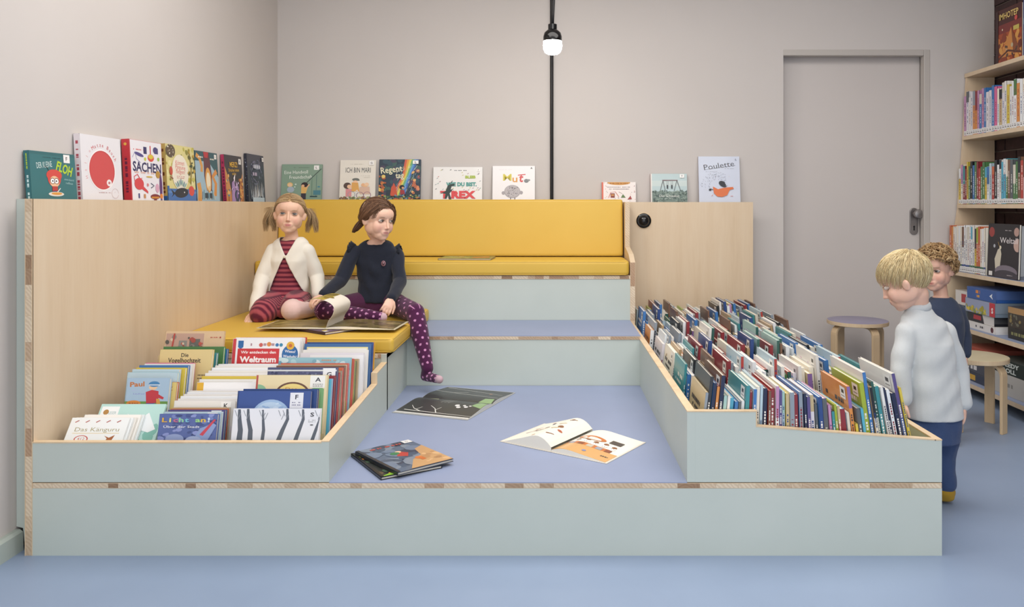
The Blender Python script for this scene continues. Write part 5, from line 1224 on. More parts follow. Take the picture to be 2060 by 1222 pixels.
class Head:
    """child's head; local axes: x right, -y face, z up; origin mid-head"""
    def __init__(s, c, yaw=0, pitch=0, roll=0, size=1.0):
        s.m = Matrix.Translation(Vector(c)) @ Matrix.Rotation(R(yaw), 4, 'Z') @ Matrix.Rotation(R(roll), 4, 'Y') @ Matrix.Rotation(R(pitch), 4, 'X') @ Matrix.Scale(size, 4)
        s.sz = size; s.inv = s.m.inverted(); s.r3 = s.m.to_3x3().normalized()
    def w(s, p): return s.m @ Vector(p)
    CR_C = Vector((0, .014, .026)); CR_R = Vector((.0735, .088, .078))
    def add(s, mb, neck=None):
        e = lambda c, r, rot=None, nu=22, nv=14: mb.ell(s.w(c), [k*s.sz for k in r], s.r3 @ rot if rot is not None else s.r3, nu, nv)
        e(s.CR_C, s.CR_R, nu=40, nv=26)
        e((0, -.018, -.028), (.056, .056, .066), nu=36, nv=22)         # face
        e((0, .002, -.032), (.0600, .058, .052), nu=30, nv=20)
        e((0, -.044, .032), (.050, .034, .036))                         # forehead
        for sg in (-1, 1):
            e((sg*.027, -.038, -.030), (.031, .030, .036))             # cheeks
            e((sg*.043, -.006, -.036), (.020, .044, .036))
            e((sg*.071, .008, -.012), (.007, .015, .021), Matrix.Rotation(R(sg*-22), 3, 'Z'))   # ears
            e((sg*.076, .010, -.006), (.005, .012, .014), Matrix.Rotation(R(sg*-28), 3, 'Z'))
            e((sg*.0068, -.0770, -.0330), (.0048, .0052, .0042))         # nostril wings
            e((sg*.024, -.026, -.047), (.027, .030, .032))
        e((0, -.050, -.080), (.022, .018, .016))                        # chin
        e((0, -.034, -.066), (.040, .036, .030))
        mb.tube([s.w(p) for p in ((0, -.070, .010), (0, -.0755, -.008), (0, -.082, -.026))], [k*s.sz for k in (.0060, .0060, .0066)], 12)
        e((0, -.0845, -.029), (.0074, .0070, .0064))                    # nose tip
        e((0, -.0660, -.053), (.024, .010, .018))                       # muzzle
        e((0, -.0735, -.0515), (.0140, .0042, .0032)); e((-.005, -.0738, -.0500), (.006, .0040, .0030)); e((.005, -.0738, -.0500), (.006, .0040, .0030))
        e((0, -.0728, -.0585), (.0115, .0045, .0038))
    EY = (.0285, -.0665, .002)
    def post(s, co):
        """press in eye sockets and the line of the mouth"""
        m = np.array(s.inv); L = co @ m[:3, :3].T + m[:3, 3]
        d = np.zeros_like(L)
        for sg in (-1, 1):
            g = np.exp(-(((L[:, 0]-sg*.0285)/.0150)**2+((L[:, 2]-.003)/.0100)**2)) * (L[:, 1] < -.03)
            d[:, 1] += .0088*g
            g = np.exp(-(((L[:, 0]-sg*.0285)/.018)**2+((L[:, 2]-.017)/.0045)**2)) * (L[:, 1] < -.03)
            d[:, 1] -= .0014*g
        g = np.exp(-((L[:, 0]/.016)**2+((L[:, 2]+.0548)/.0014)**2)) * (L[:, 1] < -.05)
        d[:, 1] += .0022*g
        g = np.exp(-((L[:, 0]/.004)**2+((L[:, 2]+.043)/.004)**2)) * (L[:, 1] < -.05)
        d[:, 1] += .0010*g
        L = L+d
        M4 = np.array(s.m); return L @ M4[:3, :3].T + M4[:3, 3]
    def paint(s, co, skin, lip, hair, brow, hairline):
        m = np.array(s.inv); L = co @ m[:3, :3].T + m[:3, 3]; n = len(co)
        c = np.tile(npc(skin), (n, 1)); near = (np.abs(L[:, 2]) < .13) & (np.abs(L[:, 0]) < .10) & (np.abs(L[:, 1]) < .12)
        def mixin(mask, col):
            mask = (mask*near)[:, None]; return c*(1-mask)+npc(col)*mask
        face = (L[:, 1] < -.03)
        for sg in (-1, 1):
            c = mixin(.38*np.exp(-(((L[:, 0]-sg*.036)/.016)**2+((L[:, 2]+.032)/.014)**2))*face, '#d98a80')
            c = mixin(.30*np.exp(-(((L[:, 0]-sg*.0285)/.016)**2+((L[:, 2]-.002)/.010)**2))*face, '#b9826e')
            bz = .0195-.10*(np.abs(L[:, 0]-sg*.029))*((np.abs(L[:, 0]) > .029)*1)
            c = mixin(.75*np.exp(-(((L[:, 0]-sg*.030)/.0125)**6+((L[:, 2]-bz)/.0022)**2))*face, brow)
        c = mixin(.30*np.exp(-((L[:, 0]/.010)**2+((L[:, 2]+.032)/.010)**2))*face, '#d9917f')
        lipm = np.exp(-((L[:, 0]/.0150)**4+((L[:, 2]+.0545)/.0068)**4))*(L[:, 1] < -.06)
        c = mixin(.85*lipm, lip)
        c = mixin(.7*np.exp(-((L[:, 0]/.0145)**4+((L[:, 2]+.0548)/.0011)**2))*(L[:, 1] < -.06), '#7a3a38')
        for sg in (-1, 1):
            c = mixin(.6*np.exp(-(((L[:, 0]-sg*.0055)/.0022)**2+((L[:, 2]+.0365)/.0016)**2))*(L[:, 1] < -.07), '#8a4a40')
        c = mixin(hairline(L)*1.0, hair)
        return c
    def eyes(s, parent, iris='#5f6b70', lash='#3a2620', look=0.0):
        for sg in (-1, 1):
            C_ = Vector((sg*.0285, -.0590, .002)); r = .0122
            mb = MB(); nu, nv = 28, 20
            base_i = len(mb.v)
            mb.ell((0, 0, 0), (r, r, r), None, nu, nv)
            # iris by direction
            cols = []; d0 = Vector((look, -1, 0)).normalized()
            for v in mb.v:
                d = Vector(v).normalized(); a = d.dot(d0)
                cols.append(lin('#141012') if a > .955 else lin(iris) if a > .81 else lin('#d3c8c0'))
            mb.c = cols
            o = obj('eye', mb, 'eye', parent, smooth=True)
            o.matrix_world = s.m @ Matrix.Translation(C_) @ Matrix.Diagonal((1.15, 1, .62, 1))
            # upper lid and lash line
            lid = MB(); P = []
            for k in range(9):
                t = -1+2*k/8; x = t*.0138; z = .0068*(1-t*t)**.8-.0005
                y = -math.sqrt(max(.0, 1-(x/.0162)**2))*.0122-.0006
                P.append(s.w(C_+Vector((x, y, z))))
            lid.tube(P, [k*s.sz for k in (.0005, .0009, .0012, .0013, .0013, .0013, .0012, .0009, .0005)], 6, lash)
            o2 = obj('eyelashes', lid, 'hair', parent)
    def surf(s, d, lift):
        d = Vector(d).normalized()
        return s.w(s.CR_C+Vector((d.x*s.CR_R.x, d.y*s.CR_R.y, d.z*s.CR_R.z))*(1+lift))
def hair_mesh(paths, cols, rad, rgen, parent, name='hair', tip=.35):
    mb = MB()
    V, F, C = [], [], []
    for p in paths:
        n = len(p); col = lin(rgen.choice(cols)); k_ = rgen.uniform(.92, 1.08); col = tuple(min(1, c*k_) for c in col[:3])+(1,)
        T = [(p[min(i+1, n-1)]-p[max(i-1, 0)]).normalized() for i in range(n)]
        u = T[0].orthogonal().normalized(); o = len(V)
        for i in range(n):
            u = (u-T[i]*u.dot(T[i])).normalized(); w = T[i].cross(u); r = rad*(1-(1-tip)*i/(n-1))
            for a in (0, 2.094, 4.189): V.append(p[i]+u*math.cos(a)*r+w*math.sin(a)*r); C.append(col)
        for i in range(n-1):
            for a in range(3):
                b = (a+1) % 3; F.append((o+i*3+a, o+i*3+b, o+(i+1)*3+b, o+(i+1)*3+a))
    mb.v = [tuple(v) for v in V]; mb.f = F; mb.c = C
    return obj(name, mb, 'hair', parent, smooth=True)
def slerp(a, b, t):
    a, b = a.normalized(), b.normalized(); om = math.acos(max(-1, min(1, a.dot(b))))
    if om < 1e-4: return a.copy()
    return (a*math.sin((1-t)*om)+b*math.sin(t*om))/math.sin(om)
def scalp_dirs(n, rgen, test):
    out = []
    while len(out) < n:
        v = Vector((rgen.gauss(0, 1), rgen.gauss(0, 1), rgen.gauss(0, 1))).normalized()
        if test(v): out.append(v)
    return out
_HP = [0, 30, 48, 62, 78, 92, 104, 125, 180]
_HZ = [.46, .44, .32, .08, -.12, -.20, -.30, -.50, -.62]
def scalp(v, f=.36):   # directions covered by hair, by azimuth from the face: forehead, temples, round the ears, nape
    ph = math.degrees(math.atan2(abs(v.x), -v.y)); return v.z > float(np.interp(ph, _HP, _HZ))
def hairline(L):
    d = (L-np.array(Head.CR_C))/np.array(Head.CR_R); nn = np.linalg.norm(d, axis=1)+1e-9; v = d/nn[:, None]
    ph = np.degrees(np.arctan2(np.abs(v[:, 0]), -v[:, 1])); lim = np.interp(ph, _HP, _HZ)
    k = np.clip((v[:, 2]-lim)/.06, 0, 1)
    return (k*(nn > .80)*(nn < 1.10)*(np.abs(L[:, 0]) < .0745)).astype(np.float32)
def cloth_color(fn): return fn
def folds(co, amp=.0022, f=60, seed=0):
    x, y, z = co[:, 0], co[:, 1], co[:, 2]
    n = np.sin(f*z+3*np.sin(f*.37*x+seed)+2*np.sin(f*.31*y+1.3*seed))*np.cos(f*.43*x-f*.21*z+seed)
    c = co.mean(0); d = co-c; d[:, 2] *= .2; d /= (np.linalg.norm(d, axis=1)[:, None]+1e-6)
    return co+d*(n*amp)[:, None]
def torso(mb, rings, n=24):
    """rings: (centre, half width, half depth, axis of the width)"""
    vs = []
    for c, a, b, ax in rings:
        c = Vector(c); ax = Vector(ax).normalized(); ay = Vector((0, 0, 1)).cross(ax).normalized()
        for k in range(n):
            t = 2*math.pi*k/n; vs.append(c+ax*a*math.copysign(abs(math.cos(t))**.85, math.cos(t))+ay*b*math.copysign(abs(math.sin(t))**.85, math.sin(t)))
    m = len(rings)
    fs = [(i*n+k, i*n+(k+1) % n, (i+1)*n+(k+1) % n, (i+1)*n+k) for i in range(m-1) for k in range(n)]
    fs += [tuple(range(n))[::-1], tuple(range((m-1)*n, m*n))]
    mb.add(vs, fs)

SK = '#e6bda2'
MZ = Z2+.0665            # top of the lower cushion
# ============ girl with two pigtails ============
g1 = thing('person', 'blonde child in cream cardigan and striped red dress kneeling on yellow mat', 'person', (-1.39, 1.58, MZ), (0, 0, 0), 'children in the reading corner')
g1.location = (0, 0, 0)
hd = Head(at(583, 431, 388), 13, 0, 3, 1.02)
pel = at(578, 600, 384); pel.z = MZ+.085
chest = at(583, 525, 386); nb = at(585, 477, 386); nb.y += .012
chest.y += .005
sl, sr = at(551, 505, 386), at(617, 505, 386)
el, er = at(528, 557, 390), at(638, 556, 384)
wl, wr_ = at(512, 607, 405), at(640, 596, 392)
wl.z = MZ+.028+.01
hipl, hipr = pel+Vector((-.055, 0, -.015)), pel+Vector((.055, 0, -.015))
knl = at(528, 628, 408); knl.z = MZ+.045
knr = at(587, 618, 411); knr.z = MZ+.058
anl = Vector((knl.x-.03, knl.y+.20, MZ+.032)); anr = Vector((knr.x+.06, knr.y+.23, MZ+.032))
X_ = (1, 0, 0)
mb = MB(); hd.add(mb)
limb(mb, [hd.w((0, .022, -.06)), nb+Vector((0, .004, .012)), nb+Vector((0, .005, -.03))], [.036, .032, .040])
torso(mb, [(pel+Vector((0, 0, -.05)), .075, .06, X_), (pel, .085, .068, X_), (pel.lerp(chest, .5), .072, .058, X_), (chest, .080, .058, X_), (chest.lerp(nb, .7), .075, .045, X_), (nb, .035, .03, X_)])
for S_, E_, W_ in ((sl, el, wl), (sr, er, wr_)): limb(mb, [S_, E_, W_], [.030, .024, .017])
for H_, K_, A_ in ((hipl, knl, anl), (hipr, knr, anr)):
    limb(mb, [H_, K_], [.048, .036]); limb(mb, [K_, K_.lerp(A_, .4), A_], [.034, .030, .020])
    limb(mb, [A_, A_+Vector((.0, .075, -.008))], [.020, .015])
add_hand(mb, wl, (.0, -.75, -.45), (0, -.2, -1), .92, 1, (8, 10, 10), 7)
add_hand(mb, wr_, (.1, -.75, -.35), (0, -.2, -1), .92, -1, (10, 14, 12), 6)
SKN = ('#e8bfa6', '#c9777a', '#b8976c', '#b08f68')
remeshed('body', mb, .0028, 6, g1, 'skin', lambda co: hd.paint(co, SKN[0], SKN[1], SKN[2], SKN[3], hairline), post=hd.post)
hd.eyes(g1, '#56646c', '#5a4236', look=-.04)
# striped dress: bodice and skirt over the thighs
mb = MB()
torso(mb, [(pel+Vector((0, .0, -.055)), .108, .090, X_), (pel+Vector((0, 0, -.01)), .110, .090, X_), (pel.lerp(chest, .45), .088, .072, X_), (chest, .090, .068, X_), (chest.lerp(nb, .6), .088, .056, X_), (chest.lerp(nb, .86), .062, .046, X_)])
limb(mb, [hipl, hipl.lerp(knl, .9), knl+Vector((-.008, -.0, -.008))], [.074, .064, .054]); limb(mb, [knl+Vector((-.006, .02, -.002)), knl.lerp(anl, .6)], [.052, .044])
limb(mb, [hipr, hipr.lerp(knr, .72)], [.072, .066])
limb(mb, [pel+Vector((0, -.04, -.03)), knl.lerp(knr, .5)+Vector((0, .08, -.012))], [.06, .035])
def dresscol(co):
    d = np.linalg.norm((co-np.array(pel+Vector((0, .03, .06))))*np.array([1, 1, 1.1]), axis=1); low = co[:, 2] < pel.z+.022
    s = np.where(low, -d, co[:, 2]-pel.z)
    ph = (s/.0235) % 1
    st = 1/(1+np.exp(-(np.abs(ph-.5)-.25)/.035))
    return st[:, None]*npc('#5f2236')+(1-st)[:, None]*npc('#a8525c')
remeshed('dress', mb, .0034, 6, g1, 'cloth', dresscol, post=lambda co: folds(co, .003, 70, 1))
# pink tights on the knee in front
mb = MB(); limb(mb, [hipr.lerp(knr, .6), knr, knr.lerp(anr, .45), anr], [.050, .052, .044, .030]); limb(mb, [anr, anr+Vector((0, .085, -.008))], [.029, .022])
limb(mb, [knl.lerp(anl, .30), anl], [.040, .028]); limb(mb, [anl, anl+Vector((0, .085, -.008))], [.028, .022])
remeshed('tights', mb, .0042, 4, g1, 'knit', '#e3c3bd')
# cream cardigan, open in front
mb = MB()
torso(mb, [(pel+Vector((0, .012, .005)), .112, .090, X_), (pel.lerp(chest, .3), .106, .084, X_), (pel.lerp(chest, .65), .100, .080, X_), (chest, .100, .077, X_), (chest.lerp(nb, .55), .102, .062, X_), (chest.lerp(nb, .80), .085, .052, X_), (chest.lerp(nb, .97), .056, .046, X_)])
for S_, E_, W_, q in ((sl, el, wl, 1), (sr, er, wr_, 1)):
    limb(mb, [S_+Vector((0, 0, -.002)), E_, E_.lerp(W_, .9)], [.039, .035, .028])
def cut_cardigan(co):
    co = folds(co, .0022, 62, 2)
    return co
cg = remeshed('cardigan', mb, .0042, 5, g1, 'knit', '#e9e4d8', post=cut_cardigan)
import bmesh as _bm
def carve(o, fn, thick=.003):
    """delete the faces whose centre fn() accepts, then give the cloth a thickness"""
    bm = _bm.new(); bm.from_mesh(o.data)
    _bm.ops.delete(bm, geom=[f for f in bm.faces if fn(f.calc_center_median())], context='FACES')
    # even out the ragged edge left by the cut
    for _ in range(6):
        ed = [v for v in bm.verts if v.is_boundary]
        new = {}
        for v in ed:
            nb_ = [e.other_vert(v).co for e in v.link_edges if e.is_boundary]
            if len(nb_) == 2: new[v] = (nb_[0]+nb_[1])/4+v.co/2
        for v, c in new.items(): v.co = c
    bm.to_mesh(o.data); bm.free()
    m = o.modifiers.new('thickness', 'SOLIDIFY'); m.thickness = thick; m.offset = 1
cz = chest.z
def opening(p):
    x = p.x-chest.x; z = p.z
    if p.y > chest.y+.005:
        return z > nb.z-.012 and abs(x) < .050 and (p-nb).length < .075 and z > nb.z-.004
    top = nb.z+.01; btn = cz+.030     # buttoned point on the chest
    if z > btn: return abs(x) < .004+.050*(z-btn)/(top-btn)
    return abs(x+.006) < (btn-z)*.46 and abs(x) < .085
carve(cg, opening, .0035)
bt = MB()
for dz, dx in ((.030, .0), (-.02, .03), (-.07, .053)):
    bt.ell((chest.x+dx, chest.y-.088+dz*.1, cz+dz-.004), (.005, .003, .005), None, 12, 8, '#b9a78c')
obj('button', MB().ell((chest.x-.002, chest.y-.086, cz+.024), (.006, .0035, .006), None, 12, 8, '#d8cfba'), 'print', g1, smooth=True)
# hair: parted, drawn to two high pigtails
rh = random.Random(3)
gath = {-1: Vector((-.97, .22, .02)), 1: Vector((.97, .22, .02))}
paths = []
for d in scalp_dirs(3000, rh, lambda v: scalp(v, .40)):
    sg = -1 if d.x < rh.gauss(0, .03) else 1
    g = gath[sg]; lift = rh.uniform(.012, .05); p = []
    for k in range(9):
        t = k/8; q = slerp(d, g, t); p.append(hd.surf(q, lift*(1-.3*t)+.010*math.sin(math.pi*t)))
    paths.append(p)
for sg in (-1, 1):
    g0 = hd.surf(gath[sg], .03)
    for k in range(430):
        th = rh.uniform(0, 6.28); rr_ = rh.random()**.5; off = Vector((math.cos(th), math.sin(th), 0))*rr_
        ln_ = rh.uniform(.085, .125); p = []
        for j in range(10):
            t = j/9
            wid = .004+.026*math.sin(min(1, t*1.25)*math.pi*.62)*(1-.25*t)
            cx = sg*(.034*math.sin(min(t*1.6, 1)*math.pi/2)+.004) - sg*.020*t*t*(1 if off.x*sg < 0 else -.2)
            p.append(g0+Vector((cx+off.x*wid, .012*t+off.y*wid*.8-.01*t, .012*math.sin(min(1, t*4)*math.pi)-ln_*t**1.15)) + Vector((.004*math.sin(9*t+th), 0, 0)))
        paths.append(p)
    for k in range(26):    # flyaways
        a_ = rh.uniform(-.6, 1.0); p = []
        for j in range(7):
            t = j/6; p.append(g0+Vector((sg*(.06*t*math.cos(a_*.7)), -.01*t, .02*t-.05*t*t*(1+a_))))
        paths.append(p)
hair_mesh(paths, ['#b99a70', '#a5855f', '#c9ac82', '#9c8060', '#d0b68c', '#a98b64'], .0010, rh, g1)
tie = MB()
for sg in (-1, 1):
    c = hd.surf(gath[sg], .05)
    tie.tube([c+Vector((0, .009*math.cos(a_), .009*math.sin(a_))) for a_ in np.linspace(0, 6.28, 13)], .0028, 8, '#c9b9c4' if sg < 0 else '#d9c6cf')
obj('hair_tie', tie, 'print', g1, smooth=True)

# ============ girl in navy top ============
g2 = thing('person', 'brown-haired child in navy ruffled top and dotted plum tights, one leg hanging down', 'person', (0, 0, 0), (0, 0, 0), 'children in the reading corner')
h2 = Head(at(761, 442, 389), 50, 8, 3, 1.06)
pel = at(762, 604, 384); pel.z = MZ+.075
chest = at(755, 528, 384); nb = at(757, 483, 386); nb.y += .012
sl, sr = at(712, 508, 387), at(797, 512, 382)
el, er = at(684, 566, 396), at(805, 568, 392)
wl, wr_ = at(650, 594, 412), at(787, 602, 410)
hipl, hipr = pel+Vector((-.058, 0, -.01)), pel+Vector((.055, -.01, -.005))
knl = at(652, 627, 404); knl.z = MZ+.047
anl = at(745, 634, 416); anl.z = MZ+.038
knr = at(828, 622, 411); knr.z = MZ+.046; knr.x = -.668
anr = at(860, 742, 426); toe = at(884, 764, 434); heel = at(856, 757, 424)
AX = (1, -.06, 0)
mb = MB(); h2.add(mb)
limb(mb, [h2.w((0, .024, -.062)), nb+Vector((0, .003, .012)), nb+Vector((0, .005, -.03))], [.037, .033, .042])
torso(mb, [(pel+Vector((0, 0, -.055)), .078, .062, AX), (pel, .086, .068, AX), (pel.lerp(chest, .5), .074, .06, AX), (chest, .088, .062, AX), (chest.lerp(nb, .7), .09, .048, AX), (nb, .036, .03, AX)])
for S_, E_, W_ in ((sl, el, wl), (sr, er, wr_)): limb(mb, [S_, E_, W_], [.032, .026, .0175])
limb(mb, [hipl, knl], [.046, .036]); limb(mb, [knl, knl.lerp(anl, .4), anl], [.032, .030, .020]); limb(mb, [anl, anl+Vector((.060, -.01, -.006))], [.019, .014])
limb(mb, [hipr, knr], [.046, .036]); limb(mb, [knr, knr.lerp(anr, .35), anr], [.033, .031, .019]); limb(mb, [anr, heel, toe], [.018, .017, .012])
add_hand(mb, wl, (-.75, -.40, -.42), (-.25, -.1, -1), 1.0, -1, (28, 38, 30), 7)
add_hand(mb, wr_, (-.18, -.62, -.62), (-.3, -.4, -.7), 1.0, -1, (26, 34, 26), 5)
SKN = ('#e9c0aa', '#c07a78', '#75543f', '#6f503c')
remeshed('body', mb, .0028, 6, g2, 'skin', lambda co: h2.paint(co, SKN[0], SKN[1], SKN[2], SKN[3], hairline), post=h2.post)
h2.eyes(g2, '#43352f', '#3a2620', look=.18)
mb = MB()
torso(mb, [(pel+Vector((0, .004, -.004)), .112, .094, AX), (pel+Vector((0, .0, .022)), .106, .088, AX), (pel.lerp(chest, .5), .092, .074, AX), (chest, .102, .072, AX), (chest.lerp(nb, .55), .108, .060, AX), (chest.lerp(nb, .80), .088, .052, AX), (chest.lerp(nb, .97), .050, .045, AX)])
for S_, E_, W_ in ((sl, el, wl), (sr, er, wr_)): limb(mb, [S_, E_, E_.lerp(W_, .95)], [.037, .033, .025])
top = remeshed('top', mb, .0042, 4, g2, 'cloth', '#262a36', post=lambda co: folds(co, .0042, 62, 3))
def neckhole(p):
    q = p-(nb+Vector((.0, -.016, .0))); return q.z > -.024+.30*max(0, q.y)+ (.0 if q.y < 0 else .012) and math.hypot(q.x*1.0, q.y*1.05) < .049
carve(top, neckhole, .002)
# shoulder ruffles
for S_, sg in ((sl, -1), (sr, 1)):
    vs = []; fs = []; n_ = 34
    c0 = Vector((S_.x+sg*-.010, S_.y, S_.z+.000))
    for i in range(n_+1):
        a_ = -1.5+3.0*i/n_     # over the shoulder, front to back
        rr_ = .042; b_ = c0+Vector((sg*(.010-.010*math.cos(a_*2)), math.sin(a_)*rr_, math.cos(a_)*rr_*.92))
        out = Vector((sg*.85, .10*math.sin(a_), .50*math.cos(a_))).normalized()
        wv = .008*math.sin(i*1.35); wd = .026*math.cos(a_*.8)+.004
        tan = Vector((0, math.cos(a_), -math.sin(a_)))
        vs += [b_, b_+out*wd*.5+tan*wv*.5+Vector((0, 0, .4*abs(wv))), b_+out*wd+tan*wv+Vector((0, 0, wv*.7))]
    for i in range(n_):
        for k in range(2): fs.append((i*3+k, i*3+k+1, (i+1)*3+k+1, (i+1)*3+k))
    o = obj('ruffle', MB().add(vs, fs, '#23262f'), 'cloth', g2, smooth=True)
    m = o.modifiers.new('t', 'SOLIDIFY'); m.thickness = .0022
bd = MB(); bc = at(764, 533, 400); bc.y = chest.y-.0795
bd.ell(bc, (.0115, .003, .0145), None, 22, 10, '#9a6f78').ell(bc+Vector((0, -.0022, .001)), (.0075, .002, .0105), None, 16, 8, '#4a2f3c').ell(bc+Vector((0, -.0034, .003)), (.003, .0015, .004), None, 12, 8, '#c79aa0')
obj('emblem', bd, 'print', g2, smooth=True)
# plum skirt and dotted tights
mb = MB()
torso(mb, [(pel+Vector((0, -.004, -.062)), .110, .092, AX), (pel+Vector((0, 0, -.03)), .108, .092, AX), (pel+Vector((0, 0, .02)), .098, .082, AX)])
limb(mb, [hipl, hipl.lerp(knl, .45)], [.062, .058]); limb(mb, [hipr, hipr.lerp(knr, .35)], [.062, .056])
remeshed('skirt', mb, .0045, 5, g2, 'cloth', '#4c2440', post=lambda co: folds(co, .002, 60, 4))
def dotted(name, size, base_c, dot_c, dot2, thr):
    m = new_mat(name, base_c, .9, spec=.15, sheen=.15)
    N, L, b = nodes(m); v = coords(m, 'Object', (1, 1, 1))
    vo = N.new('ShaderNodeTexVoronoi'); vo.feature = 'F1'; vo.inputs['Scale'].default_value = 1/size; vo.inputs['Randomness'].default_value = .32
    L.new(v, vo.inputs['Vector'])
    mt = N.new('ShaderNodeMath'); mt.operation = 'LESS_THAN'; mt.inputs[1].default_value = thr; L.new(vo.outputs['Distance'], mt.inputs[0])
    mx = N.new('ShaderNodeMix'); mx.data_type = 'RGBA'; L.new(mt.outputs[0], mx.inputs[0]); mx.inputs[6].default_value = lin(base_c); mx.inputs[7].default_value = lin(dot_c)
    L.new(mx.outputs[2], b.inputs['Base Color']); bump(m, noise(m, v, 300, 3), .3, .003)
    return m
# dots are laid out on the surface: cylinder coordinates round each leg segment, painted as small raised-print patches
def legdots(segs, size, r_dot, base_c, dot_c):
    def fn(co):
        best = np.full(len(co), 9.0); s_ = np.zeros(len(co)); a_ = np.zeros(len(co)); rr_ = np.zeros(len(co)); off = 0
        for p, q in segs:
            p, q = np.array(p), np.array(q); ab = q-p; L_ = np.linalg.norm(ab); ab = ab/L_
            u = np.clip((co-p)@ab, 0, L_); d = co-(p+u[:, None]*ab); dist = np.linalg.norm(d, axis=1)
            e1 = np.cross(ab, [.13, .97, .2]); e1 /= np.linalg.norm(e1); e2 = np.cross(ab, e1)
            th = np.arctan2(d@e2, d@e1); m = dist < best
            best = np.where(m, dist, best); s_ = np.where(m, u+off, s_); a_ = np.where(m, th, a_); off += L_
        row = np.floor(s_/size); n_ = 7
        fa = (a_/(2*np.pi)*n_+.5*(row % 2)) % 1-.5; fs_ = (s_/size-row)-.5
        dd = np.sqrt((fa*2*np.pi/n_*np.maximum(best, .02))**2+(fs_*size)**2)
        m = (dd < r_dot)[:, None]
        return np.where(m, npc(dot_c), npc(base_c))
    return fn
mb = MB()
limb(mb, [hipl, knl], [.058, .049]); limb(mb, [knl, knl.lerp(anl, .4), anl], [.044, .040, .030]); limb(mb, [anl, anl+Vector((.062, -.012, -.006))], [.029, .023])
limb(mb, [hipr, knr], [.058, .047]); limb(mb, [knr, knr.lerp(anr, .35), anr], [.045, .044, .028]); limb(mb, [anr, heel], [.027, .024]); limb(mb, [heel, toe], [.024, .0185])
torso(mb, [(pel+Vector((0, 0, -.058)), .085, .07, AX), (pel+Vector((0, 0, .01)), .085, .07, AX)])
ld = legdots([(hipl, knl), (knl, anl), (anl, anl+Vector((.08, -.01, 0))), (hipr, knr), (knr, anr), (heel, toe)], .031, .0060, '#4d2145', '#c98db8')
def tcol(co):
    c = ld(co)
    for q, d in ((toe, .020), (heel+Vector((-.012, .012, -.004)), .013), (anl+Vector((.068, -.012, -.006)), .024)):
        m = (np.linalg.norm(co-np.array(q), axis=1) < d)[:, None]; c = np.where(m, npc('#c9aab4'), c)
    return c
remeshed('tights', mb, .0026, 5, g2, 'knit', tcol)
# hair: drawn back over the ears to a low tail, loose strands in front
rh = random.Random(9)
paths = []
gt = Vector((-.18, .93, -.42))
for d in scalp_dirs(3600, rh, lambda v: scalp(v, .38)):
    lift = rh.uniform(.012, .085); p = []
    side = -1 if d.x < .12 else 1
    mid = slerp(d, Vector((side*.95, .25, .10)), .45)
    for k in range(11):
        t = k/10; a_ = slerp(d, mid, min(1, t*1.2)); q = slerp(a_, gt, t**1.4)
        wv = .010*math.sin(5*t+d.x*6)
        p.append(h2.surf(q, lift*(1-.5*t)+.02*math.sin(math.pi*t)+wv))
    paths.append(p)
g0 = h2.surf(gt, .04)
for k in range(430):
    th = rh.uniform(0, 6.28); rr_ = rh.random()**.5; p = []
    for j in range(9):
        t = j/8; wid = .006+.018*math.sin(t*math.pi*.8)
        p.append(g0+h2.r3 @ Vector((-.030*t*1.0+math.cos(th)*rr_*wid, .020*t+math.sin(th)*rr_*wid, -.075*t+.010*math.sin(3*t+th)*t)))
    paths.append(p)
for k in range(620):     # hair swept over the ears to the tail
    sd = -1 if k % 4 else 1; ph = R(rh.uniform(38, 100)); el_ = rh.uniform(.35, .75)
    d = Vector((sd*math.sin(ph)*math.cos(el_), -math.cos(ph)*math.cos(el_), math.sin(el_))).normalized()
    mid = Vector((sd*.97, -.05+rh.gauss(0, .14), -.55+rh.gauss(0, .12))).normalized(); lift = rh.uniform(.06, .15); p = []
    for j in range(11):
        t = j/10; q = slerp(slerp(d, mid, t), slerp(mid, gt, t), t)
        p.append(h2.surf(q, lift+.05*math.sin(math.pi*t)+.012*math.sin(8*t+k)))
    paths.append(p)
for k in range(90):      # wisps at the forehead
    sd = rh.choice([-1, 1, 1]); d = Vector((sd*rh.uniform(.25, .75), -.80, .55)).normalized(); p = []; st = h2.surf(d, .05)
    for j in range(8):
        t = j/7; p.append(st+h2.r3 @ Vector((sd*(.022*t+.004*math.sin(7*t+k)), .012*t-.006*math.sin(3*t), -.05*t*t*rh.uniform(.9, 1.0)-.012*t)))
    paths.append(p)
for k in range(150):     # loose locks by the ears and forehead
    sd = 1 if k % 3 == 0 else -1; ang = rh.uniform(-.5, .5)
    d = Vector((sd*.80, -.42+.12*ang, .50)).normalized(); st = h2.surf(d, .03+.03*rh.random()); p = []
    for j in range(9):
        t = j/8; p.append(st+h2.r3 @ Vector((sd*(.016*math.sin(t*2.6)+.004*rh.random())+.003*math.sin(9*t+k), -.006*math.sin(3*t)+.010*ang*t+.02*t*(sd < 0), -(.075+.02*ang+.03*(sd > 0)*rh.random())*t)))
    paths.append(p)
hair_mesh(paths, ['#6b4c38', '#7d5b43', '#5a3f2f', '#82614a', '#553c2e', '#86634a'], .0010, rh, g2)
cl = MB(); c0 = h2.surf(Vector((-.80, .22, .58)), .09); c1 = h2.surf(Vector((-.98, .12, .10)), .09)
cl.tube([c0, c0.lerp(c1, .5)+h2.r3 @ Vector((-.006, 0, 0)), c1], [(.003, .002), (.0045, .0025), (.003, .002)], 8, '#d8c4ae')
obj('hair_clip', cl, 'print', g2, smooth=True)

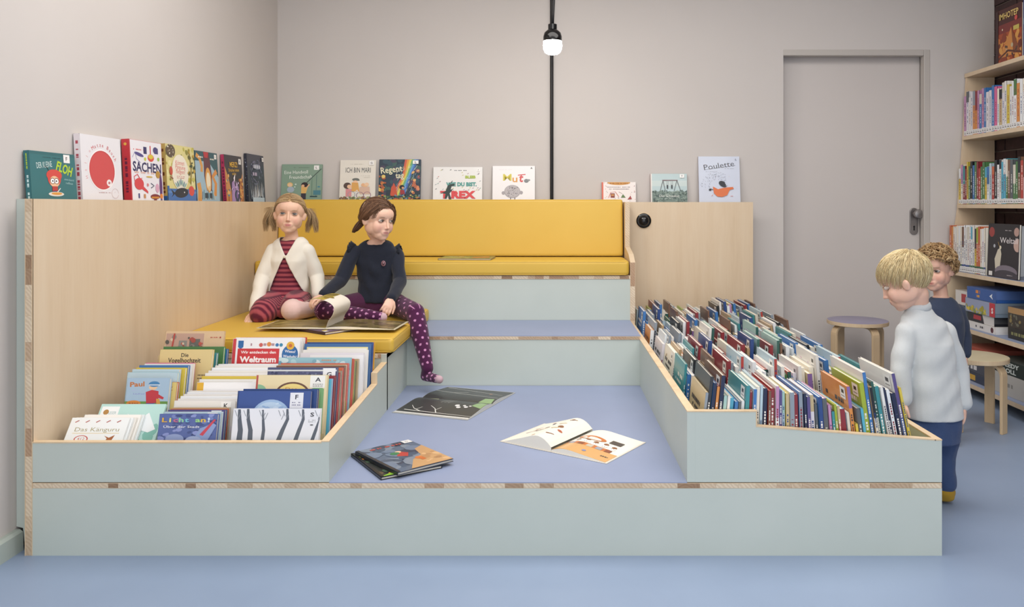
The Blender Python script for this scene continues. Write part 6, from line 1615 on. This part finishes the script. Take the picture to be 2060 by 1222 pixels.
# ============ boy in light grey sweater, seen from behind ============
b1 = thing('person', 'blond toddler in light grey turtleneck and blue trousers, back to camera', 'person', (0, 0, 0), (0, 0, 0), 'children by the bookshelf')
S0 = 543.
def a1(u, v, dy=0): p = at(u, v, S0); s2 = FPX/(p.y+dy-CAMY); return at(u, v, s2)
h3 = Head(a1(1818, 566, .0), -118, 26, 0, 1.02)
pel = a1(1877, 845); chest = a1(1864, 690); nb = a1(1852, 622)
nb = a1(1850, 626)
sl, sr = a1(1826, 668, -.03), a1(1900, 668, .035)
el, er = a1(1811, 742, -.05), a1(1928, 745, .045)
wl = a1(1818, 806, -.06); wr_ = a1(1938, 815, .02)
AX = Vector((1, .35, 0)).normalized()
hipl, hipr = pel-AX*.048+Vector((0, 0, -.01)), pel+AX*.048+Vector((0, 0, -.01))
ftl = Vector((1.345, .42+.02, .045)); ftr = a1(1903, 998, .03); ftr.z = .048
knl = hipl.lerp(ftl, .5)+Vector((-.012, .014, 0)); knr = hipr.lerp(ftr, .5)+Vector((-.012, .014, 0))
FW = Vector((-.62, .78, 0)).normalized()
mb = MB(); h3.add(mb)
limb(mb, [h3.w((0, .026, -.06)), nb+Vector((0, 0, .006)), nb+Vector((0, 0, -.03))], [.034, .031, .038])
torso(mb, [(pel+Vector((0, 0, -.05)), .070, .058, AX), (pel, .078, .066, AX), (pel.lerp(chest, .5), .075, .064, AX), (chest, .078, .06, AX), (chest.lerp(nb, .7), .075, .045, AX), (nb, .034, .03, AX)])
for S_, E_, W_ in ((sl, el, wl), (sr, er, wr_)): limb(mb, [S_, E_, W_], [.028, .023, .017])
for H_, K_, F_ in ((hipl, knl, ftl), (hipr, knr, ftr)):
    limb(mb, [H_, K_, F_], [.046, .036, .025]); limb(mb, [F_+Vector((0, 0, -.015)), F_+FW*.075+Vector((0, 0, -.022))], [.022, .018])
add_hand(mb, wl, (-.1, .05, -1), (.9, -.1, 0), .88, -1, (16, 20, 16), 6)
add_hand(mb, wr_, (-.02, -.05, -1), (-.9, .3, 0), .92, -1, (16, 20, 16), 6)
SKN = ('#e8bda8', '#c07a78', '#c9b184', '#b89a70')
remeshed('body', mb, .0032, 3, b1, 'skin', lambda co: h3.paint(co, SKN[0], SKN[1], SKN[2], SKN[3], hairline), post=h3.post)
h3.eyes(b1, '#5f7a8a', '#a08a6a')
mb = MB()
hem = pel+Vector((0, 0, .012))
torso(mb, [(hem, .108, .092, AX), (pel.lerp(chest, .3), .104, .088, AX), (pel.lerp(chest, .7), .098, .082, AX), (chest, .096, .078, AX), (chest.lerp(nb, .55), .092, .064, AX), (chest.lerp(nb, .80), .075, .054, AX), (chest.lerp(nb, .95), .050, .046, AX), (nb+Vector((-.004, 0, .012)), .043, .041, AX)])
for S_, E_, W_ in ((sl, el, wl), (sr, er, wr_)): limb(mb, [S_, E_, E_.lerp(W_, .95)], [.041, .037, .030])
remeshed('sweater', mb, .0042, 4, b1, 'knit', '#ccd0d2', post=lambda co: folds(co, .0030, 55, 5))
o = obj('turtleneck', MB().tube([nb+Vector((-.003, .0, .000)), nb+Vector((-.005, .001, .014)), nb+Vector((-.007, .002, .026))], [(.046, .044), (.0475, .0455), (.045, .043)], 30, '#c9cdd0'), 'knit', b1, smooth=True)
mb = MB()
torso(mb, [(pel+Vector((0, 0, -.075)), .094, .084, AX), (pel+Vector((0, 0, -.03)), .098, .086, AX), (pel+Vector((0, 0, .02)), .094, .082, AX)])
for H_, K_, F_ in ((hipl, knl, ftl), (hipr, knr, ftr)): limb(mb, [H_+Vector((0, 0, -.02)), K_, F_+Vector((0, 0, .025))], [.066, .056, .036])
remeshed('trousers', mb, .0042, 4, b1, 'cloth', '#3d4f74', post=lambda co: folds(co, .0030, 60, 6))
for F_ in (ftl, ftr):
    mb = MB(); mb.ell(F_+FW*.030+Vector((0, 0, -.020)), (.062, .030, .026), Matrix.Rotation(math.atan2(FW.y, FW.x), 3, 'Z'), 24, 14).ell(F_+Vector((0, 0, -.004)), (.034, .031, .030), None, 20, 12)
    remeshed('shoe', mb, .004, 3, b1, 'cloth', lambda co: np.where((co[:, 2] < .012)[:, None], npc('#5a4a22'), npc('#a8852e')), post=lambda co: np.column_stack([co[:, 0], co[:, 1], np.maximum(co[:, 2], .0015)]))
rh = random.Random(31); paths = []
crown = Vector((.05, .55, .83)).normalized()
for d in scalp_dirs(4200, rh, lambda v: scalp(v, .34)):
    lift = rh.uniform(.012, .10); p = []
    a_ = math.acos(max(-1, min(1, d.dot(crown)))); away = (d-crown*d.dot(crown)); 
    if away.length < 1e-3: away = Vector((1, 0, 0))
    away = (away.normalized()+Vector((rh.gauss(0, .18), rh.gauss(0, .18), rh.gauss(0, .18)))).normalized()
    L_ = rh.uniform(.15, .55)
    for k in range(7):
        t = k/6; an = a_+L_*t; q = (crown*math.cos(an)+away*math.sin(an)).normalized()
        p.append(h3.surf(q, lift*(1-.35*t)+.035*math.sin(t*math.pi*.8)))
    paths.append(p)
hair_mesh(paths, ['#dcc79a', '#cdb588', '#e8d8b0', '#cfb98c', '#e2cf9f'], .0011, rh, b1)

# ============ boy with curly hair behind ============
b2 = thing('person', 'curly-haired toddler in dark blue top half hidden behind the blond one', 'person', (0, 0, 0), (0, 0, 0), 'children by the bookshelf')
S0 = 428.
h4 = Head(a1(1882, 543), -46, 5, -3, .98)
pel = a1(1893, 745); chest = a1(1898, 645); nb = a1(1893, 597)
sl, sr = a1(1868, 628, -.01), a1(1924, 628, .01)
el, er = a1(1862, 680, -.02), a1(1938, 676, .02)
wl = a1(1868, 730, -.05); wr_ = a1(1941, 714, .0)
AX = Vector((1, .1, 0)).normalized()
hipl, hipr = pel-AX*.046, pel+AX*.046
ftl = Vector((hipl.x-.01, hipl.y, .045)); ftr = Vector((hipr.x+.006, hipr.y+.01, .045))
knl = hipl.lerp(ftl, .5)+Vector((0, -.01, 0)); knr = hipr.lerp(ftr, .5)+Vector((0, -.01, 0))
FW = Vector((-.25, -1, 0)).normalized()
mb = MB(); h4.add(mb)
limb(mb, [h4.w((0, .024, -.06)), nb+Vector((0, 0, .006)), nb+Vector((0, 0, -.03))], [.034, .031, .038])
torso(mb, [(pel+Vector((0, 0, -.05)), .068, .056, AX), (pel, .076, .064, AX), (pel.lerp(chest, .5), .070, .060, AX), (chest, .074, .058, AX), (chest.lerp(nb, .7), .07, .045, AX), (nb, .034, .03, AX)])
for S_, E_, W_ in ((sl, el, wl), (sr, er, wr_)): limb(mb, [S_, E_, W_], [.027, .022, .016])
for H_, K_, F_ in ((hipl, knl, ftl), (hipr, knr, ftr)):
    limb(mb, [H_, K_, F_], [.044, .034, .025]); limb(mb, [F_+Vector((0, 0, -.015)), F_+FW*.072+Vector((0, 0, -.022))], [.022, .018])
add_hand(mb, wl, (0, -.2, -1), (.9, .2, 0), .85, 1, (14, 18, 16), 6)
add_hand(mb, wr_, (.02, -.1, -1), (-.9, .2, 0), .85, -1, (14, 18, 16), 6)
SKN = ('#e6b8a2', '#c07a74', '#94734f', '#9a7a56')
remeshed('body', mb, .0034, 3, b2, 'skin', lambda co: h4.paint(co, SKN[0], SKN[1], SKN[2], SKN[3], hairline), post=h4.post)
h4.eyes(b2, '#4a3a34', '#3a2620')
mb = MB()
torso(mb, [(pel+Vector((0, 0, .005)), .100, .086, AX), (pel.lerp(chest, .5), .092, .078, AX), (chest, .090, .072, AX), (chest.lerp(nb, .55), .086, .060, AX), (chest.lerp(nb, .80), .068, .050, AX), (chest.lerp(nb, .97), .045, .042, AX)])
for S_, E_, W_ in ((sl, el, wl), (sr, er, wr_)): limb(mb, [S_, E_, E_.lerp(W_, .9)], [.042, .036, .029])
remeshed('top', mb, .0044, 4, b2, 'cloth', '#3a4358', post=lambda co: folds(co, .0025, 55, 7))
mb = MB()
torso(mb, [(pel+Vector((0, 0, -.07)), .088, .078, AX), (pel+Vector((0, 0, .02)), .090, .078, AX)])
for H_, K_, F_ in ((hipl, knl, ftl), (hipr, knr, ftr)): limb(mb, [H_+Vector((0, 0, -.02)), K_, F_+Vector((0, 0, .025))], [.060, .050, .034])
remeshed('trousers', mb, .0046, 4, b2, 'cloth', '#4a4c54')
for F_ in (ftl, ftr):
    mb = MB(); mb.ell(F_+FW*.030+Vector((0, 0, -.020)), (.060, .029, .025), Matrix.Rotation(math.atan2(FW.y, FW.x), 3, 'Z'), 24, 14).ell(F_+Vector((0, 0, -.004)), (.033, .030, .030), None, 20, 12)
    remeshed('shoe', mb, .0045, 3, b2, 'cloth', '#55504c', post=lambda co: np.column_stack([co[:, 0], co[:, 1], np.maximum(co[:, 2], .0015)]))
rh = random.Random(41); paths = []
for d in scalp_dirs(620, rh, lambda v: scalp(v, .42)):
    st = h4.surf(d, .01); nrm = (h4.r3 @ d).normalized(); e1 = nrm.orthogonal().normalized(); e2 = nrm.cross(e1)
    tl = (e1*rh.gauss(0, 1)+e2*rh.gauss(0, 1)+Vector((0, 0, -.6))); tl = (tl-nrm*tl.dot(nrm)).normalized()
    ph = rh.uniform(0, 6.28); rc = rh.uniform(.005, .009); L_ = rh.uniform(.018, .034)
    for s_ in range(4):
        p = []; j0 = Vector((rh.gauss(0, .0016), rh.gauss(0, .0016), rh.gauss(0, .0016)))
        for j in range(15):
            t = j/14; a_ = ph+t*9
            p.append(st+j0+nrm*(.004+.014*math.sin(t*math.pi*.8)+rc*.7*math.cos(a_))+tl*(L_*t+rc*.6*math.sin(a_))+nrm.cross(tl)*rc*math.sin(a_)*1.0)
        paths.append(p)
hair_mesh(paths, ['#b8966a', '#a07d54', '#caa97c', '#8a6845', '#d8bd92'], .0012, rh, b2, tip=.6)
